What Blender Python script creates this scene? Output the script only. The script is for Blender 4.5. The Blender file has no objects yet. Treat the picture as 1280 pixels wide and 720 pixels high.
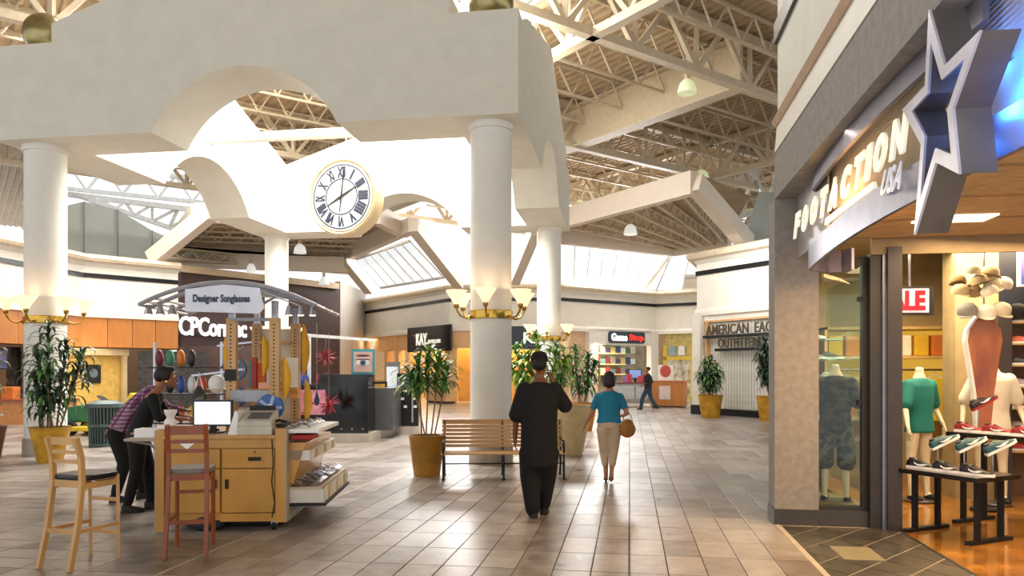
import bpy, bmesh, math, random
from mathutils import Vector, Matrix, noise
random.seed(7)
PI = math.pi
scene = bpy.context.scene
# ---------------------------------------------------------------- camera, sky, lights, exposure
YAW = math.atan(147/950)
cd = bpy.data.cameras.new('camera'); cam = bpy.data.objects.new('camera', cd)
scene.collection.objects.link(cam); scene.camera = cam
cam.location = (0, 0, 1.6); cam.rotation_euler = (PI/2, 0, YAW)
cd.sensor_width = 36; cd.lens = 950/1280*36; cd.shift_y = 104/1280; cd.clip_end = 400
w = bpy.data.worlds.new('sky'); scene.world = w; w.use_nodes = True
wn = w.node_tree; wn.nodes.clear()
wo = wn.nodes.new('ShaderNodeOutputWorld'); wb = wn.nodes.new('ShaderNodeBackground')
wb.inputs[0].default_value = (.97, .99, 1.0, 1); wb.inputs[1].default_value = 1.25
wn.links.new(wb.outputs[0], wo.inputs[0])
scene.view_settings.view_transform = 'Standard'; scene.view_settings.look = 'None'
scene.view_settings.gamma = 1; scene.view_settings.exposure = 0.1; scene.view_settings.use_curve_mapping = False

def lamp(kind, loc, energy, color=(1,1,1), size=1.0, size_y=None, target=None, spot=None, name='light'):
    l = bpy.data.lights.new(name, kind); l.energy = energy; l.color = color
    if kind == 'AREA':
        l.size = size
        if size_y: l.shape = 'RECTANGLE'; l.size_y = size_y
    elif kind != 'SUN': l.shadow_soft_size = size
    if spot: l.spot_size = spot; l.spot_blend = .6
    o = bpy.data.objects.new(name, l); scene.collection.objects.link(o); o.location = loc
    if target is not None:
        o.rotation_euler = (Vector(target)-Vector(loc)).to_track_quat('-Z', 'Y').to_euler()
    return o
# daylight coming down through the roof light over the pavilion
lamp('AREA', (-6.8, 17.95, 11.2), 4200, (1, .98, .95), 8, 7, target=(-6.8, 17.95, 0), name='roof_light_and_fill')
# daylight through the sloped roof lights over the shops
lamp('AREA', (-.7, 40.5, 8.6), 1500, (1, .99, .97), 6, 2.5, target=(-2.5, 33, 2), name='roof_light_and_fill')
lamp('AREA', (-9.5, 41, 8.6), 1200, (1, .99, .97), 5, 2.5, target=(-9, 30, 2), name='roof_light_and_fill')
lamp('AREA', (-16, 22, 10.8), 1500, (1, .98, .95), 6, 8, target=(-16, 22, 0), name='roof_light_and_fill')  # added fill over the left side, below solid deck, no glazing above it
lamp('AREA', (2.1, 6.6, 2.9), 80, (1, .58, .22), .8, 1.2, target=(1.2, 6.2, 0), name='entrance_light')
lamp('AREA', (3.6, 6.9, 2.88), 110, (1, .72, .42), 2.2, 1.4, target=(3.4, 6.9, 0), name='shop_ceiling_light')
lamp('AREA', (3.9, 9.8, 3.1), 170, (1, .78, .5), 2.4, 1.2, target=(3.9, 9.8, 0), name='shop_ceiling_light')

# ---------------------------------------------------------------- helpers
def lin(h):
    if isinstance(h, str):
        h = h.lstrip('#'); c = [int(h[i:i+2], 16)/255 for i in (0, 2, 4)]
    else: c = list(h)
    return tuple(v/12.92 if v <= .04045 else ((v+.055)/1.055)**2.4 for v in c)+(1,)
_m = {}
def mat(name, col='#888888', rough=.5, metal=0, var=.08, scale=6, bump=0, bscale=60, emit=0, ecol=None, alpha=None, col2=None, stretch=None, spec=.5, lo=.35, hi=.65, coat=0):
    if name in _m: return _m[name]
    m = bpy.data.materials.new(name); m.use_nodes = True; nt = m.node_tree; N = nt.nodes; L = nt.links
    b = N['Principled BSDF']; _m[name] = m
    c = lin(col); c2 = lin(col2) if col2 else tuple(max(0, v*(1-var*2)) for v in c[:3])+(1,)
    tc = N.new('ShaderNodeTexCoord'); mp = N.new('ShaderNodeMapping'); L.new(tc.outputs['Object'], mp.inputs[0])
    if stretch: mp.inputs['Scale'].default_value = stretch
    nz = N.new('ShaderNodeTexNoise'); nz.inputs['Scale'].default_value = scale; nz.inputs['Detail'].default_value = 4
    L.new(mp.outputs[0], nz.inputs[0])
    r = N.new('ShaderNodeValToRGB'); r.color_ramp.elements[0].position = lo; r.color_ramp.elements[1].position = hi
    r.color_ramp.elements[0].color = c2; r.color_ramp.elements[1].color = c
    L.new(nz.outputs['Fac'], r.inputs[0]); L.new(r.outputs[0], b.inputs['Base Color'])
    b.inputs['Roughness'].default_value = rough; b.inputs['Metallic'].default_value = metal
    b.inputs['Specular IOR Level'].default_value = spec
    if coat: b.inputs['Coat Weight'].default_value = coat; b.inputs['Coat Roughness'].default_value = .1
    if bump:
        n2 = N.new('ShaderNodeTexNoise'); n2.inputs['Scale'].default_value = bscale; L.new(mp.outputs[0], n2.inputs[0])
        bp = N.new('ShaderNodeBump'); bp.inputs['Strength'].default_value = bump; bp.inputs['Distance'].default_value = .01
        L.new(n2.outputs['Fac'], bp.inputs['Height']); L.new(bp.outputs[0], b.inputs['Normal'])
    if emit:
        b.inputs['Emission Color'].default_value = lin(ecol or col); b.inputs['Emission Strength'].default_value = emit
    return m
def glass(name='clear_glass', tint='#f2fbf8', gloss=.12):
    if name in _m: return _m[name]
    m = bpy.data.materials.new(name); m.use_nodes = True; nt = m.node_tree; N = nt.nodes; N.clear()
    o = N.new('ShaderNodeOutputMaterial'); t = N.new('ShaderNodeBsdfTransparent'); g = N.new('ShaderNodeBsdfGlossy')
    mx = N.new('ShaderNodeMixShader'); fr = N.new('ShaderNodeLayerWeight'); fr.inputs[0].default_value = .25
    mm = N.new('ShaderNodeMath'); mm.operation = 'MULTIPLY_ADD'; mm.inputs[1].default_value = .3; mm.inputs[2].default_value = gloss*.2
    t.inputs[0].default_value = lin(tint); g.inputs['Roughness'].default_value = .02
    nt.links.new(fr.outputs['Fresnel'], mm.inputs[0]); nt.links.new(mm.outputs[0], mx.inputs[0])
    nt.links.new(t.outputs[0], mx.inputs[1]); nt.links.new(g.outputs[0], mx.inputs[2]); nt.links.new(mx.outputs[0], o.inputs[0])
    _m[name] = m; return m
def frosted(name, col, tr=.85):
    m = bpy.data.materials.new(name); m.use_nodes = True; nt = m.node_tree; N = nt.nodes; N.clear()
    o = N.new('ShaderNodeOutputMaterial'); t = N.new('ShaderNodeBsdfTransparent'); d = N.new('ShaderNodeBsdfTranslucent'); mx = N.new('ShaderNodeMixShader')
    t.inputs[0].default_value = (1, 1, 1, 1); d.inputs[0].default_value = lin(col); mx.inputs[0].default_value = 1-tr
    nt.links.new(t.outputs[0], mx.inputs[1]); nt.links.new(d.outputs[0], mx.inputs[2]); nt.links.new(mx.outputs[0], o.inputs[0]); return m

class MB:
    def __init__(s): s.v = []; s.f = []; s.mi = []; s.cur = 0
    def add(s, vs, fs):
        n = len(s.v); s.v += [tuple(p) for p in vs]; s.f += [tuple(i+n for i in f) for f in fs]; s.mi += [s.cur]*len(fs); return s
    def box(s, c, d, rz=0, M=None):
        x, y, z = d[0]/2, d[1]/2, d[2]/2
        P = [Vector((a*x, b*y, e*z)) for e in (-1, 1) for b in (-1, 1) for a in (-1, 1)]
        R = M or Matrix.Rotation(rz, 3, 'Z')
        return s.add([R@p+Vector(c) for p in P], [(0,2,3,1),(4,5,7,6),(0,1,5,4),(1,3,7,5),(3,2,6,7),(2,0,4,6)])
    def bb(s, x0, x1, y0, y1, z0, z1): return s.box(((x0+x1)/2, (y0+y1)/2, (z0+z1)/2), (x1-x0, y1-y0, z1-z0))
    def bar(s, p, q, w, h=None, up=(0,0,1)):
        p = Vector(p); q = Vector(q); h = h or w; d = (q-p)
        if d.length < 1e-6: return s
        d.normalize(); u = Vector(up)
        if abs(d.dot(u)) > .98: u = Vector((1, 0, 0))
        a = d.cross(u).normalized(); b = a.cross(d)
        c = [(-1,-1),(1,-1),(1,1),(-1,1)]
        return s.add([e+a*(i*w/2)+b*(j*h/2) for e in (p, q) for i, j in c], [(0,1,2,3),(7,6,5,4),(0,4,5,1),(1,5,6,2),(2,6,7,3),(3,7,4,0)])
    def tube(s, path, r, n=8, cap=True):
        path = [Vector(p) for p in path]; R = r if isinstance(r, (list, tuple)) else [r]*len(path)
        rings = []; pa = None
        for i, p in enumerate(path):
            d = (path[min(i+1, len(path)-1)]-path[max(i-1, 0)]).normalized()
            if pa is None:
                u = Vector((0,0,1)) if abs(d.z) < .9 else Vector((1,0,0)); a = d.cross(u).normalized()
            else: a = (pa-d*pa.dot(d)).normalized()
            pa = a; b = d.cross(a)
            rings.append([p+(a*math.cos(2*PI*k/n)+b*math.sin(2*PI*k/n))*R[i] for k in range(n)])
        vs = [v for g in rings for v in g]; fs = []
        for i in range(len(path)-1):
            for k in range(n):
                fs.append((i*n+k, i*n+(k+1)%n, (i+1)*n+(k+1)%n, (i+1)*n+k))
        if cap: fs.append(tuple(range(n-1, -1, -1))); fs.append(tuple((len(path)-1)*n+k for k in range(n)))
        return s.add(vs, fs)
    def cyl(s, c, r, h, n=24, r2=None, axis='z'):
        c = Vector(c); q = c+{'z': Vector((0,0,h)), 'y': Vector((0,h,0)), 'x': Vector((h,0,0))}[axis]
        return s.tube([c, q], [r, r if r2 is None else r2], n)
    def lathe(s, prof, n=24, c=(0,0,0), a0=0, flat=None):
        c = Vector(c); vs = []; fs = []
        for (r, z) in prof:
            for k in range(n):
                t = 2*PI*k/n+a0; rr = r*(flat(k) if flat else 1)
                vs.append(c+Vector((rr*math.cos(t), rr*math.sin(t), z)))
        for i in range(len(prof)-1):
            for k in range(n): fs.append((i*n+k, i*n+(k+1)%n, (i+1)*n+(k+1)%n, (i+1)*n+k))
        fs.append(tuple(range(n-1, -1, -1))); fs.append(tuple((len(prof)-1)*n+k for k in range(n)))
        return s.add(vs, fs)
    def ball(s, c, r, n=16, m=10, M=None):
        c = Vector(c); r = r if isinstance(r, (tuple, list)) else (r, r, r); vs = []; fs = []
        M = M or Matrix.Identity(3)
        for i in range(1, m):
            t = PI*i/m
            for k in range(n):
                a = 2*PI*k/n; vs.append(c+M@Vector((r[0]*math.sin(t)*math.cos(a), r[1]*math.sin(t)*math.sin(a), r[2]*math.cos(t))))
        vs.append(c+M@Vector((0,0,r[2]))); vs.append(c+M@Vector((0,0,-r[2]))); T = len(vs)-2
        for i in range(m-2):
            for k in range(n): fs.append((i*n+k, (i+1)*n+k, (i+1)*n+(k+1)%n, i*n+(k+1)%n))
        for k in range(n): fs.append((T, k, (k+1)%n)); fs.append((T+1, (m-2)*n+(k+1)%n, (m-2)*n+k))
        return s.add(vs, fs)
    def prism(s, poly, z0, z1, f=None):
        n = len(poly); f = f or (lambda x, y, z: (x, y, z))
        vs = [f(x, y, z0) for x, y in poly]+[f(x, y, z1) for x, y in poly]
        return s.add(vs, [tuple(range(n-1, -1, -1)), tuple(range(n, 2*n))]+[(i, (i+1)%n, n+(i+1)%n, n+i) for i in range(n)])
    def ringprism(s, outer, inner, z0, z1, f=None):
        n = len(outer); f = f or (lambda x, y, z: (x, y, z))
        vs = [f(x, y, z) for z in (z0, z1) for P in (outer, inner) for x, y in P]; fs = []
        for i in range(n):
            j = (i+1)%n
            fs += [(i, j, 2*n+j, 2*n+i), (n+j, n+i, 3*n+i, 3*n+j), (2*n+i, 2*n+j, 3*n+j, 3*n+i), (j, i, n+i, n+j)]
        return s.add(vs, fs)
    def sweep(s, poly, sec, closed=False):
        P = [Vector((p[0], p[1])) for p in poly]; n = len(P); vs = []; fs = []; k = len(sec)
        nr = []
        for i in range(n):
            ds = []
            if i > 0 or closed: ds.append((P[i]-P[i-1]).normalized())
            if i < n-1 or closed: ds.append((P[(i+1)%n]-P[i]).normalized())
            ns = [Vector((d.y, -d.x)) for d in ds]; m = sum(ns, Vector((0,0)))/len(ns)
            nr.append(m/max(m.length_squared, .3))
        for i in range(n):
            for (o, z) in sec: q = P[i]+nr[i]*o; vs.append((q.x, q.y, z))
        for i in range(n if closed else n-1):
            for a in range(k): b = (a+1)%k; j = (i+1)%n; fs.append((i*k+a, j*k+a, j*k+b, i*k+b))
        if not closed: fs += [tuple(range(k)), tuple((n-1)*k+a for a in range(k-1, -1, -1))]
        return s.add(vs, fs)
    def mesh(s, name):
        me = bpy.data.meshes.new(name); me.from_pydata(s.v, [], s.f); me.validate()
        if any(s.mi): me.polygons.foreach_set('material_index', s.mi[:len(me.polygons)])
        bm = bmesh.new(); bm.from_mesh(me); bmesh.ops.recalc_face_normals(bm, faces=bm.faces); bm.to_mesh(me); bm.free(); return me
    def build(s, name, m, parent=None, smooth=False, bevel=0, kind=None, sub=0):
        me = s.mesh(name); return obj(name, me, m, parent, smooth, bevel, kind, sub)
def obj(name, me, m, parent=None, smooth=False, bevel=0, kind=None, sub=0):
    ms = m if isinstance(m, (list, tuple)) else [m]
    if not me.materials:
        for q in ms: me.materials.append(q)
    o = bpy.data.objects.new(name, me); scene.collection.objects.link(o)
    if parent: o.parent = parent
    if smooth:
        me.shade_smooth() if hasattr(me, 'shade_smooth') else None
        if smooth != 'all':
            try: me.set_sharp_from_angle(angle=R(40))
            except Exception: pass
    if bevel:
        b = o.modifiers.new('bevel', 'BEVEL'); b.width = bevel; b.segments = 2; b.limit_method = 'ANGLE'; b.angle_limit = R(40)
    if sub: q = o.modifiers.new('sub', 'SUBSURF'); q.levels = sub; q.render_levels = sub
    if kind: o['kind'] = kind
    return o
R = math.radians
def thing(name, label, cat, loc=(0,0,0), rz=0, group=None):
    o = bpy.data.objects.new(name, None); scene.collection.objects.link(o); o.empty_display_size = .1
    o.location = loc; o.rotation_euler = (0, 0, rz); return tag(o, label, cat, group)
def tag(o, label=None, cat=None, group=None, kind=None):
    if label: o['label'] = label
    if cat: o['category'] = cat
    if group: o['group'] = group
    if kind: o['kind'] = kind
    return o
def part(name, me, m, parent, loc=(0,0,0), rot=(0,0,0), sc=(1,1,1), label=None):
    o = obj(name, me, m, parent); o.location = loc; o.rotation_euler = rot; o.scale = sc
    if label: o['label'] = label
    return o
def copy_tree(root, loc=None, rz=None, label=None, group=None):
    def cp(o, par):
        c = o.copy(); scene.collection.objects.link(c); c.parent = par
        for ch in kids.get(o, []): cp(ch, c)
        return c
    kids = {}
    for o in [root]+list(root.children_recursive):
        for ch in o.children: kids.setdefault(o, []).append(ch)
    c = cp(root, None)
    if loc is not None: c.location = loc
    if rz is not None: c.rotation_euler = (0, 0, rz)
    if label: c['label'] = label
    if group: c['group'] = group
    return c
def text_mesh(s, size, depth=.01, bold=0, shear=0, spacing=1, align='CENTER'):
    cu = bpy.data.curves.new('lettering', 'FONT'); cu.body = s; cu.size = size; cu.extrude = depth/2; cu.offset = bold
    cu.shear = shear; cu.space_character = spacing; cu.align_x = align; cu.align_y = 'CENTER'; cu.resolution_u = 3
    o = bpy.data.objects.new('t', cu); scene.collection.objects.link(o)
    dg = bpy.context.evaluated_depsgraph_get(); me = bpy.data.meshes.new_from_object(o.evaluated_get(dg))
    bpy.data.objects.remove(o); bpy.data.curves.remove(cu); me.name = 'lettering'; me.materials.clear(); return me
def fit(me, wd, ht):
    xs = [v.co.x for v in me.vertices]; ys = [v.co.y for v in me.vertices]
    sx = wd/(max(xs)-min(xs)); sy = ht/(max(ys)-min(ys)); cx = (max(xs)+min(xs))/2; cy = (max(ys)+min(ys))/2
    for v in me.vertices: v.co.x = (v.co.x-cx)*sx; v.co.y = (v.co.y-cy)*sy
    return me
def tris_apply(o):
    dg = bpy.context.evaluated_depsgraph_get(); me = bpy.data.meshes.new_from_object(o.evaluated_get(dg)); return me
def blob(prims, voxel=.012, sm=6, name='body'):
    """one continuous surface grown from overlapping tapered limbs and ellipsoids"""
    mb = MB()
    for p in prims:
        if p[0] == 'c':
            a, b = Vector(p[1]), Vector(p[2]); mb.tube([a, b], [p[3], p[4]], 14)
            mb.ball(a, p[3], 14, 8); mb.ball(b, p[4], 14, 8)
        elif p[0] == 'e':
            mb.ball(p[1], p[2], 18, 12, (Matrix.Rotation(p[3], 3, 'Z') if len(p) > 3 else None))
        elif p[0] == 'l':   # loft of ellipses: (x,y,z,rx,ry) list
            vs = []; fs = []; n = 20
            for (x, y, z, rx, ry) in p[1]:
                for k in range(n): t = 2*PI*k/n; vs.append((x+rx*math.cos(t), y+ry*math.sin(t), z))
            for i in range(len(p[1])-1):
                for k in range(n): fs.append((i*n+k, i*n+(k+1)%n, (i+1)*n+(k+1)%n, (i+1)*n+k))
            fs.append(tuple(range(n-1, -1, -1))); fs.append(tuple((len(p[1])-1)*n+k for k in range(n))); mb.add(vs, fs)
    me = mb.mesh(name); o = bpy.data.objects.new('t', me); scene.collection.objects.link(o)
    r = o.modifiers.new('r', 'REMESH'); r.mode = 'VOXEL'; r.voxel_size = voxel
    s = o.modifiers.new('s', 'SMOOTH'); s.factor = .5; s.iterations = sm
    m2 = tris_apply(o); bpy.data.objects.remove(o); bpy.data.meshes.remove(me); m2.name = name
    m2.shade_smooth(); return m2
def clip_poly(poly, x0, x1, y0, y1):
    def cl(P, ax, v, keep):
        out = []
        for i in range(len(P)):
            a, b = P[i-1], P[i]; ia = keep(a[ax], v); ib = keep(b[ax], v)
            if ia != ib:
                t = (v-a[ax])/(b[ax]-a[ax]); out.append((a[0]+t*(b[0]-a[0]), a[1]+t*(b[1]-a[1])))
            if ib: out.append(b)
        return out
    for ax, v, k in ((0, x0, lambda p, q: p >= q), (0, x1, lambda p, q: p <= q), (1, y0, lambda p, q: p >= q), (1, y1, lambda p, q: p <= q)):
        poly = cl(poly, ax, v, k)
        if len(poly) < 3: return []
    return poly
# survey of the place: pixel sightings turned into metres once, on known planes
_c, _s = math.cos(YAW), math.sin(YAW)
def W(px, py, d):
    r = (px-640)/950*d; return Vector((-_s*d+_c*r, _c*d+_s*r, 1.6+(464-py)/950*d))
# ---------------------------------------------------------------- materials
def tile_mat(name, light, dark, grout=None, cell=(.305, .61), rough=.27, mott=4.5):
    m = bpy.data.materials.new(name); m.use_nodes = True; nt = m.node_tree; N = nt.nodes; L = nt.links; b = N['Principled BSDF']
    g = N.new('ShaderNodeNewGeometry'); dv = N.new('ShaderNodeVectorMath'); dv.operation = 'DIVIDE'; dv.inputs[1].default_value = (cell[0], cell[1], 1000)
    fl = N.new('ShaderNodeVectorMath'); fl.operation = 'FLOOR'; wn_ = N.new('ShaderNodeTexWhiteNoise')
    L.new(g.outputs['Position'], dv.inputs[0]); L.new(dv.outputs[0], fl.inputs[0]); L.new(fl.outputs[0], wn_.inputs['Vector'])
    nz = N.new('ShaderNodeTexNoise'); nz.inputs['Scale'].default_value = mott; nz.inputs['Detail'].default_value = 8; nz.inputs['Roughness'].default_value = .65
    L.new(g.outputs['Position'], nz.inputs[0])
    big = N.new('ShaderNodeTexNoise'); big.inputs['Scale'].default_value = .35; L.new(g.outputs['Position'], big.inputs[0])
    ma = N.new('ShaderNodeMath'); ma.operation = 'MULTIPLY'; ma.inputs[1].default_value = .34; L.new(wn_.outputs['Value'], ma.inputs[0])
    mb = N.new('ShaderNodeMath'); mb.operation = 'MULTIPLY_ADD'; mb.inputs[1].default_value = .9; L.new(nz.outputs['Fac'], mb.inputs[0]); L.new(ma.outputs[0], mb.inputs[2])
    mc = N.new('ShaderNodeMath'); mc.operation = 'MULTIPLY_ADD'; mc.inputs[1].default_value = .5; L.new(big.outputs['Fac'], mc.inputs[0]); L.new(mb.outputs[0], mc.inputs[2])
    r = N.new('ShaderNodeMapRange'); r.inputs[1].default_value = .62; r.inputs[2].default_value = 1.12; L.new(mc.outputs[0], r.inputs[0])
    mx = N.new('ShaderNodeMix'); mx.data_type = 'RGBA'; mx.inputs['A'].default_value = lin(dark); mx.inputs['B'].default_value = lin(light)
    L.new(r.outputs[0], mx.inputs['Factor']); L.new(mx.outputs['Result'], b.inputs['Base Color'])
    rr = N.new('ShaderNodeMapRange'); rr.inputs[3].default_value = rough-.05; rr.inputs[4].default_value = rough+.12; L.new(nz.outputs['Fac'], rr.inputs[0]); L.new(rr.outputs[0], b.inputs['Roughness'])
    bp = N.new('ShaderNodeBump'); bp.inputs['Strength'].default_value = .12; bp.inputs['Distance'].default_value = .01; L.new(nz.outputs['Fac'], bp.inputs['Height']); L.new(bp.outputs[0], b.inputs['Normal'])
    return m
M_tile = tile_mat('porcelain_tile', '#b9b1aa', '#74665b')
M_tileb = tile_mat('brown_porcelain_tile', '#a9a098', '#685b51', cell=(.61, .61))
M_slate = tile_mat('slate_tile', '#5d564c', '#38332c', cell=(.4, .4), rough=.3, mott=7)
M_grout = mat('grout', '#4c4039', .8)
M_lgrout = mat('pale_grout', '#b8ad9b', .8)
M_stucco = mat('cream_stucco', '#dedacd', .75, var=.03, scale=3, bump=.15, bscale=120)
M_wall = mat('cream_paint', '#ebe6da', .6, var=.03, scale=2)
M_col = mat('column_paint', '#e9e6de', .45, var=.03, scale=2)
M_tan = mat('tan_paint', '#d9bf9c', .5)
M_black = mat('black_gloss', '#0b0b0d', .25)
M_blk = mat('black_matt', '#121214', .6)
M_grey = mat('grey_stucco', '#98918a', .85, var=.1, scale=14, bump=.4, bscale=90)
M_deck = mat('roof_deck', '#b39c7e', .6, var=.08, scale=1.5)
M_truss = mat('truss_paint', '#cdbda2', .5, var=.05)
M_wtruss = mat('white_truss', '#e6e6e2', .5)
M_pan = mat('pale_green_panel', '#b9bfb8', .5, var=.04, scale=1)
M_wood = mat('maple_panel', '#dca05c', .4, var=.1, scale=3, stretch=(1, 1, .2))
M_owood = mat('orange_wood', '#c57f3e', .4, var=.12, scale=3, stretch=(1, 1, .2))
M_gold = mat('brass', '#c9a24a', .2, metal=1, var=.05)
M_steel = mat('brushed_steel', '#b9b6bf', .28, metal=.9, var=.08, scale=3, stretch=(1, 1, 12))
M_dark = mat('dark_bronze', '#3a3531', .4, metal=.3)
M_glass = glass()
M_white = mat('white_gloss', '#f2f1ee', .35, var=.02)

# ---------------------------------------------------------------- floor
fb = MB(); fb.add([(-34, 2, -.006), (1.5, 2, -.006), (1.5, 8.28, -.006), (30, 8.28, -.006), (30, 60, -.006), (-34, 60, -.006)], [(0, 1, 2, 3, 4, 5)])
floor = fb.build('floor', M_grout, kind='structure')
def tile_mesh(wx, wy, g=.009, t=.01, bev=.002, name='tile'):
    mb = MB(); a, b = wx/2-g/2, wy/2-g/2
    P = [(-a,-b,-t), (a,-b,-t), (a,b,-t), (-a,b,-t), (-a,-b,-bev*.5), (a,-b,-bev*.5), (a,b,-bev*.5), (-a,b,-bev*.5), (-a+bev,-b+bev,0), (a-bev,-b+bev,0), (a-bev,b-bev,0), (-a+bev,b-bev,0)]
    F = [(0,1,5,4), (1,2,6,5), (2,3,7,6), (3,0,4,7), (4,5,9,8), (5,6,10,9), (6,7,11,10), (7,4,8,11), (8,9,10,11)]
    mb.add(P, F); return mb
TW, TL = .305, .61
tm = tile_mesh(TW, TL); tme = tm.mesh('tile'); tme.materials.append(M_tile)
tb = tile_mesh(TL, TW); tbe = tb.mesh('tile'); tbe.materials.append(M_tileb)
XB = -3.66
cells = []
i0 = int(XB/TW)
for i in range(i0, 60):
    for j in range(4, 90):
        x, y = (i+.5)*TW, (j+.5)*TL
        if x > 1.5 and y < 8.5: continue
        if x-TW/2 > 1.5-.01 and y < 8.6: continue
        if y < 12.7 and x > 1.9+(y-8.6)*.115: continue
        cells.append((x, y, 0))
for i in range(-52, 0):
    for j in range(8, 170):
        x, y = XB-.03+(i+.5)*TL, (j+.5)*TW
        cells.append((x, y, 1))
def camd(x, y):
    return -_s*x+_c*y, _c*x+_s*y
vis = []; rest = []
for c in cells:
    d, r = camd(c[0], c[1])
    if d > 5.75 and abs(r/d) < .72: vis.append((d, c))
    elif d > 3 and abs(r/d) < 1.1: rest.append(c)
vis.sort(key=lambda t: t[0])
for d, c in vis[:300]:
    o = obj('tile', tme if c[2] == 0 else tbe, None if 0 else (M_tile if c[2] == 0 else M_tileb), floor); o.location = (c[0], c[1], 0)
for kind_, base, mt in ((0, tm, M_tile), (1, tb, M_tileb)):
    big = MB()
    for c in [q[1] for q in vis[300:]]+rest:
        if c[2] == kind_: big.add([(p[0]+c[0], p[1]+c[1], p[2]) for p in base.v], base.f)
    big.build('floor_tiles', mt, floor, kind='stuff')
MB().bb(XB-.03, XB, 2, 52, -.008, .0).build('joint_strip', M_lgrout, floor)
MB().bb(-.012, .0, 2, 9.4, -.008, .001).build('joint_strip', M_dark, floor)
# slate vestibule, laid on the diagonal
vb = MB(); vb.add([(1.5, 2, -.005), (2.66, 2, -.005), (2.66, 8.3, -.005), (1.5, 8.3, -.005)], [(0, 1, 2, 3)]); vest = vb.build('vestibule_bed', M_lgrout, floor)
q = .38; n = 0
for i in range(-6, 34):
    for j in range(-26, 26):
        cx = 1.5+(i-j)*q/math.sqrt(2)*.78; cy = 2+(i+j)*q/math.sqrt(2)
        h = q/math.sqrt(2)-.012
        P = clip_poly([(cx-h*.78, cy), (cx, cy-h), (cx+h*.78, cy), (cx, cy+h)], 1.56, 2.66, 4.0, 8.2)
        if len(P) >= 3:
            mb = MB(); mb.prism(P, -.008, .0); mb.build('slate_tile', M_slate, vest)
MB().bb(1.5, 1.55, 4, 8.28, -.008, .002).build('threshold_strip', M_lgrout, floor)
mt_ = mat('marble_inlay', '#8f8468', .4)
pl = MB(); pl.box((1.97, 7.05, .002), (.34, .5, .006), rz=R(0)); pl.build('inlay_plaque', mt_, vest)
wf = MB(); wf.add([(2.66, 2, 0), (9, 2, 0), (9, 13, 0), (2.66, 13, 0)], [(0, 1, 2, 3)])
M_sfloor = mat('amber_stained_floor', '#bd8238', .14, var=.25, scale=2.2, col2='#7d5120', coat=.4)
wf.build('floor', M_sfloor, kind='structure')
MB().bb(2.66, 2.69, 2, 8.2, -.002, .004).build('threshold_strip', M_dark, floor)

# ---------------------------------------------------------------- pavilion of gabled walls on four columns
PX0, PY0 = -6.76, 17.95
pav = thing('pavilion', 'cream gabled pavilion with round arches raised on four white columns', 'pavilion', (PX0, PY0, 0))
def arch_wall(h, name='gable_wall', full=True, hw=1.76, hs=3.75):
    Rr = (hw*hw+1.09*1.09)/(2*1.09); cz = 5.9+1.09-Rr; P = []
    a1 = math.atan2(5.9-cz, -hw); a2 = math.atan2(5.9-cz, hw)
    arc = [(Rr*math.cos(a1+(a2-a1)*k/28), cz+Rr*math.sin(a1+(a2-a1)*k/28)) for k in range(29)]
    P = [(-h, 5.9)]+arc+[(h, 5.9)]
    if full: P += [(h, 7.65), (hs, 7.65), (hs, 8.0), (0, 9.25), (-hs, 8.0), (-hs, 7.65), (-h, 7.65)]
    else: P += [(h, 8.0), (0, 9.25), (-h, 8.0)]
    return P
T = 1.17
fr = lambda y0: (lambda u, z, t: (u, y0+t, z))
MB().prism(arch_wall(4.93), 0, T, f=lambda u, z, t: (u, -5.43+t, z)).build('gable_wall', M_stucco, pav, smooth=True)
MB().prism(arch_wall(4.93), 0, T, f=lambda u, z, t: (u, 5.43-T+t, z)).build('gable_wall', M_stucco, pav, smooth=True)
for sx in (-1, 1):
    MB().prism(arch_wall(4.26, full=False, hw=1.95), 0, T, f=lambda u, z, t: (sx*(4.93-t), u, z)).build('gable_wall', M_stucco, pav, smooth=True)
MB().tube([(-3.8, 0, 7.5), (3.8, 0, 7.5)], .13, 12).build('tie_beam', M_col, pav, smooth=True)
for sx, sy, lb in ((-1, -1, 'gold sphere on the front left corner of the pavilion'), (1, -1, 'gold sphere on the front right corner of the pavilion'),
                   (-1, 1, 'gold sphere on the back left corner of the pavilion'), (1, 1, 'gold sphere on the back right corner of the pavilion')):
    if sy > 0: continue
    o = MB().ball((0, 0, .41), .41, 32, 20).build('gold_sphere', mat('gold_leaf', '#a5986a', .28, metal=.75, var=.12), smooth='all')
    o.location = (PX0+sx*4.35, PY0+sy*4.85, 7.65); tag(o, lb, 'ornament', 'gold spheres on the pavilion')
# columns
for x, y, lb in ((-2.4, 13.1, 'white round column at the right, just behind the slatted bench'), (-11.12, 13.1, 'white round column at the left edge, beside the yellow planter'),
                 (-2.4, 22.8, 'white round column farther back, right of the bench column'), (-11.12, 22.8, 'white round column behind the sunglasses kiosk canopy')):
    t = thing('column', lb, 'column', (x, y, 0), 0, 'round columns of the pavilion')
    MB().cyl((0, 0, .32), .362, 5.46, 40).build('shaft', M_col, t, smooth=True)
    MB().lathe([(.40, 5.78), (.40, 5.9)], 40).build('collar', M_col, t, smooth=True)
    MB().lathe([(.39, 0), (.39, .3), (.365, .33)], 40).build('base', mat('base_beige', '#a79b8c', .5), t, smooth=True)

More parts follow.
